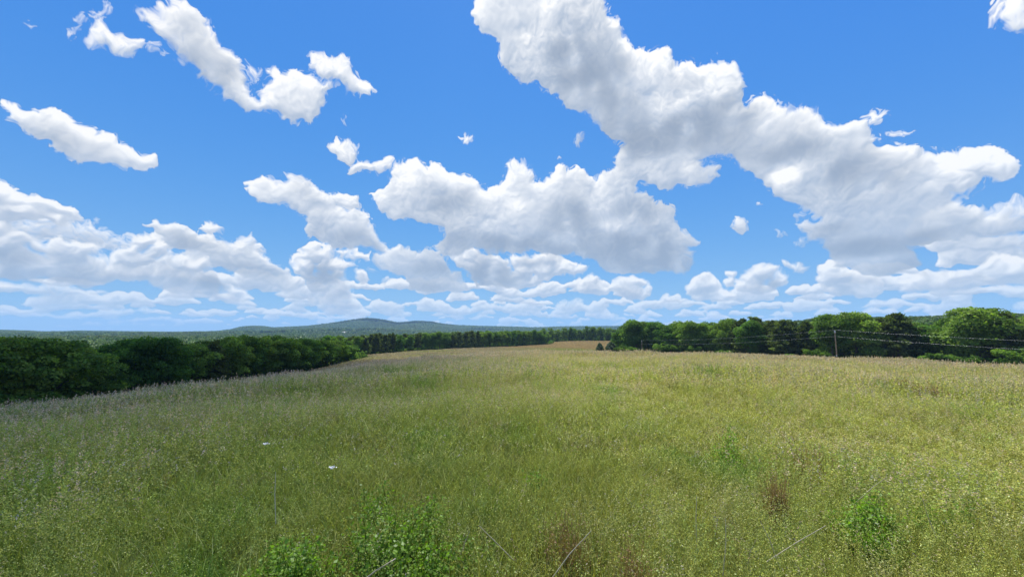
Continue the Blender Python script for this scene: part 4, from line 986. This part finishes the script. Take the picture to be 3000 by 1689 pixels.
# ---------------------------------------------------------------- power line
def pole(px, ptop, Y, lab, lower):
    u, f, z = ray(px, ptop); X = u / f * Y; zt = z / f * Y; zb = float(hgt(X, Y)); H = zt - zb
    e = empty('utility_pole', (X, Y, zb)); tag(e, lab, 'utility pole', 'utility poles before the right wood')
    g = Geo(); g.tube([(0, 0, -.8), (0, 0, H * .5), (0, 0, H)], [.19, .16, .125], 12); g.tube([(0, 0, H), (0, 0, H + .03)], [.125, .02], 12); obj('shaft', g.mesh('pole_shaft', MAT['pole'], True), e)
    g = Geo(); g.tube([(0, 0, H), (0, 0, H + .12), (0, 0, H + .14), (0, 0, H + .26)], [.03, .03, .09, .06], 8); obj('insulator', g.mesh('insulator', MAT['insulator'], True), e)
    g = Geo(); g.box((0, 0, H - .35), (.30, .30, .7)); obj('pole_top_bracket', g.mesh('pole_top_bracket', MAT['metal']), e)
    g = Geo(); g.tube([(-.14, 0, H - lower), (-.28, 0, H - lower)], [.035, .05], 8); g.tube([(-.28, 0, H - lower - .07), (-.28, 0, H - lower + .07)], [.07, .05], 8); obj('insulator', g.mesh('side_insulator', MAT['insulator'], True), e)
    return Vector((X, Y, zt + .24)), Vector((X - .28, Y, zt - lower)), H
a1, a2, _ = pole(1880, 997, 222, 'smaller grey utility pole at the far end of the right wood', 1.9)
b1, b2, HB = pole(2445.5, 968, 130, 'taller brown wooden utility pole in front of the right wood', 1.85)
g = Geo(); g.box((-.17, -.1, HB - 8.0), (.22, .2, .4)); o = obj('meter_box', g.mesh('meter_box', MAT['metal'])); o.location = (0, 0, 0)
o.parent = [q for q in scene.objects if q.name == 'utility_pole.001'][0]
d = (b1 - a1); c1 = b1 + d; c1.z = -3.4; c2 = b2 + d; c2.z = -5.4
z1 = a1 - d; z1.z = a1.z - 3; z2 = a2 - d; z2.z = a2.z - 3
def wire(P, sag, lab):
    pts = []
    for p, q in zip(P, P[1:]):
        for k in range(24):
            t = k / 24; v = p.lerp(q, t); v.z -= 4 * sag * t * (1 - t); pts.append(v)
    pts.append(P[-1]); g = Geo(); g.tube(pts, .013, 5); o = obj('power_line', g.mesh('power_line', MAT['wire'], True)); tag(o, lab, 'power line', 'wires strung between the poles')
wire([a1, b1, c1], 1.15, 'upper pale wire strung between the pole tops'); wire([a2, b2, c2], 1.1, 'lower pale wire strung below the pole tops')
# the next pole of the line, beside the viewer and out of the frame, carries the wires' near end
e = empty('utility_pole', (c1.x, c1.y, float(hgt(c1.x, c1.y)))); tag(e, 'brown utility pole beyond the right edge of the picture', 'utility pole', 'utility poles before the right wood')
Hc = c1.z - .24 - e.location.z; g = Geo(); g.tube([(0, 0, -.8), (0, 0, Hc * .5), (0, 0, Hc)], [.19, .16, .125], 12); obj('shaft', g.mesh('pole_shaft', MAT['pole'], True), e)
g = Geo(); g.tube([(0, 0, Hc), (0, 0, Hc + .26)], [.09, .06], 8); obj('insulator', g.mesh('insulator', MAT['insulator'], True), e)

# ---------------------------------------------------------------- mast on the hill, farm below it
def hill_point(px, py, r):
    u, f, z = ray(px, py); k = r / math.hypot(u, f); return u * k, f * k
x, y = hill_point(1076, 932, 4300); z = float(hgt(x, y)); H = 45
e = empty('radio_mast', (x, y, z)); tag(e, 'thin grey radio mast on the summit of the long hill', 'radio mast')
g = Geo()
for i in range(3):
    a = i * 2.094; g.tube([(math.cos(a) * 2.2, math.sin(a) * 2.2, 0), (math.cos(a) * .7, math.sin(a) * .7, H)], [.35, .25], 5)
for k in range(12):
    h0 = H * k / 12; h1 = H * (k + 1) / 12
    for i in range(3):
        a = i * 2.094; b = (i + 1) * 2.094; r0 = 2.2 - 1.5 * k / 12; r1 = 2.2 - 1.5 * (k + 1) / 12
        g.tube([(math.cos(a) * r0, math.sin(a) * r0, h0), (math.cos(b) * r1, math.sin(b) * r1, h1)], .16, 4)
obj('lattice', g.mesh('lattice', MAT['metal']), e)
g = Geo(); g.box((0, 0, H * .8), (3.2, 3.2, 2.6)); g.box((0, 0, H * .93), (2.6, 2.6, 2.0)); obj('antenna_panels', g.mesh('antenna_panels', MAT['white']), e)
def farm(name, px, r, w, d, h, rot, lab, cat):
    x, y = hill_point(px, 980, r); e = empty(name, (x, y, float(hgt(x, y)) + .3)); e.rotation_euler = (0, 0, rot); tag(e, lab, cat, 'farm buildings by the hillside meadow')
    g = Geo(); g.box((0, 0, h / 2), (w, d, h)); g.quads([[(-w / 2, -d / 2, h), (-w / 2, d / 2, h), (-w / 2, 0, h + d * .35), (-w / 2, 0, h + d * .35)], [(w / 2, -d / 2, h), (w / 2, 0, h + d * .35), (w / 2, 0, h + d * .35), (w / 2, d / 2, h)]], (1, 1, 1)); obj('wall', g.mesh('farm_wall', MAT['white']), e)
    g = Geo(); o_ = .6
    for s in (-1, 1): g.quads([[(-w / 2 - o_, s * (d / 2 + o_), h - .35), (w / 2 + o_, s * (d / 2 + o_), h - .35), (w / 2 + o_, 0, h + d * .35 + .2), (-w / 2 - o_, 0, h + d * .35 + .2)]], (1, 1, 1))
    obj('roof', g.mesh('farm_roof', MAT['roof']), e)
    for k in range(3):
        g = Geo(); g.box((-w / 3 + k * w / 3, -d / 2 - .05, h * .55), (1.2, .12, 1.4)); obj('window', g.mesh('farm_window', MAT['glass']), e)
farm('barn', 1008, 2190, 26, 13, 6, .4, 'long pale barn at the left foot of the hillside meadow', 'barn')
farm('farmhouse', 1020, 2200, 15, 10, 6, -.2, 'small white farmhouse beside the pale barn', 'house')
for i, (px, py, r) in enumerate([(1004, 975, 2420), (1011, 975, 2425)]):
    x, y = hill_point(px, py, r); tree('broad', x, y, 13, 11, ['lone dark tree on the hillside meadow, the left of a pair', 'lone dark tree on the hillside meadow, the right of a pair'][i], 'two trees standing on the hillside meadow')

# ---------------------------------------------------------------- unseen cumulus added overhead to shade the left of the field
def shade_cloud():
    alt = 1250.0; c = Vector((-123, 49, -8)) + sd * (alt / sd.z)
    bm = bmesh.new(); bmesh.ops.create_icosphere(bm, subdivisions=4, radius=1.0)
    t = np.random.default_rng(9)
    for v in bm.verts:
        p = v.co.copy(); n = .10 * math.sin(p.x * 5 + 1) * math.sin(p.y * 4 + 2) + .06 * math.sin(p.x * 11 + p.z * 7) * math.cos(p.y * 12)
        r = 1 + n; v.co = Vector((p.x * 118 * r, p.y * 170 * r, (p.z * 55 * r if p.z > 0 else p.z * 16 * r)))
        v.co = Matrix.Rotation(math.radians(20), 3, 'Z') @ v.co
    me = bpy.data.meshes.new('added_cloud'); bm.to_mesh(me); bm.free()
    m, N, L = new_mat('added_cloud_vapour'); pv = N.new('ShaderNodeVolumePrincipled'); pv.inputs['Density'].default_value = .036; pv.inputs['Color'].default_value = (1, 1, 1, 1); pv.inputs['Anisotropy'].default_value = .6
    o = N.new('ShaderNodeOutputMaterial'); L.new(pv.outputs[0], o.inputs['Volume']); me.materials.append(m)
    ob = obj('added_cloud', me, loc=c); tag(ob, 'added white cumulus, unseen overhead, shading the left of the field', 'added_cloud')
shade_cloud()

# ---------------------------------------------------------------- haze
def haze():
    bm = bmesh.new(); bmesh.ops.create_cube(bm, size=2.0)
    for v in bm.verts: v.co = Vector((v.co.x * 9400, v.co.y * 9400, -60 if v.co.z < 0 else 230))
    me = bpy.data.meshes.new('haze'); bm.to_mesh(me); bm.free()
    m, N, L = new_mat('thin_air'); pv = N.new('ShaderNodeVolumePrincipled'); pv.inputs['Density'].default_value = 8.0e-5
    pv.inputs['Color'].default_value = (.40, .66, 1.0, 1); pv.inputs['Anisotropy'].default_value = 0.0
    o = N.new('ShaderNodeOutputMaterial'); L.new(pv.outputs[0], o.inputs['Volume']); me.materials.append(m)
    ob = obj('haze', me); tag(ob, kind='stuff')
haze()
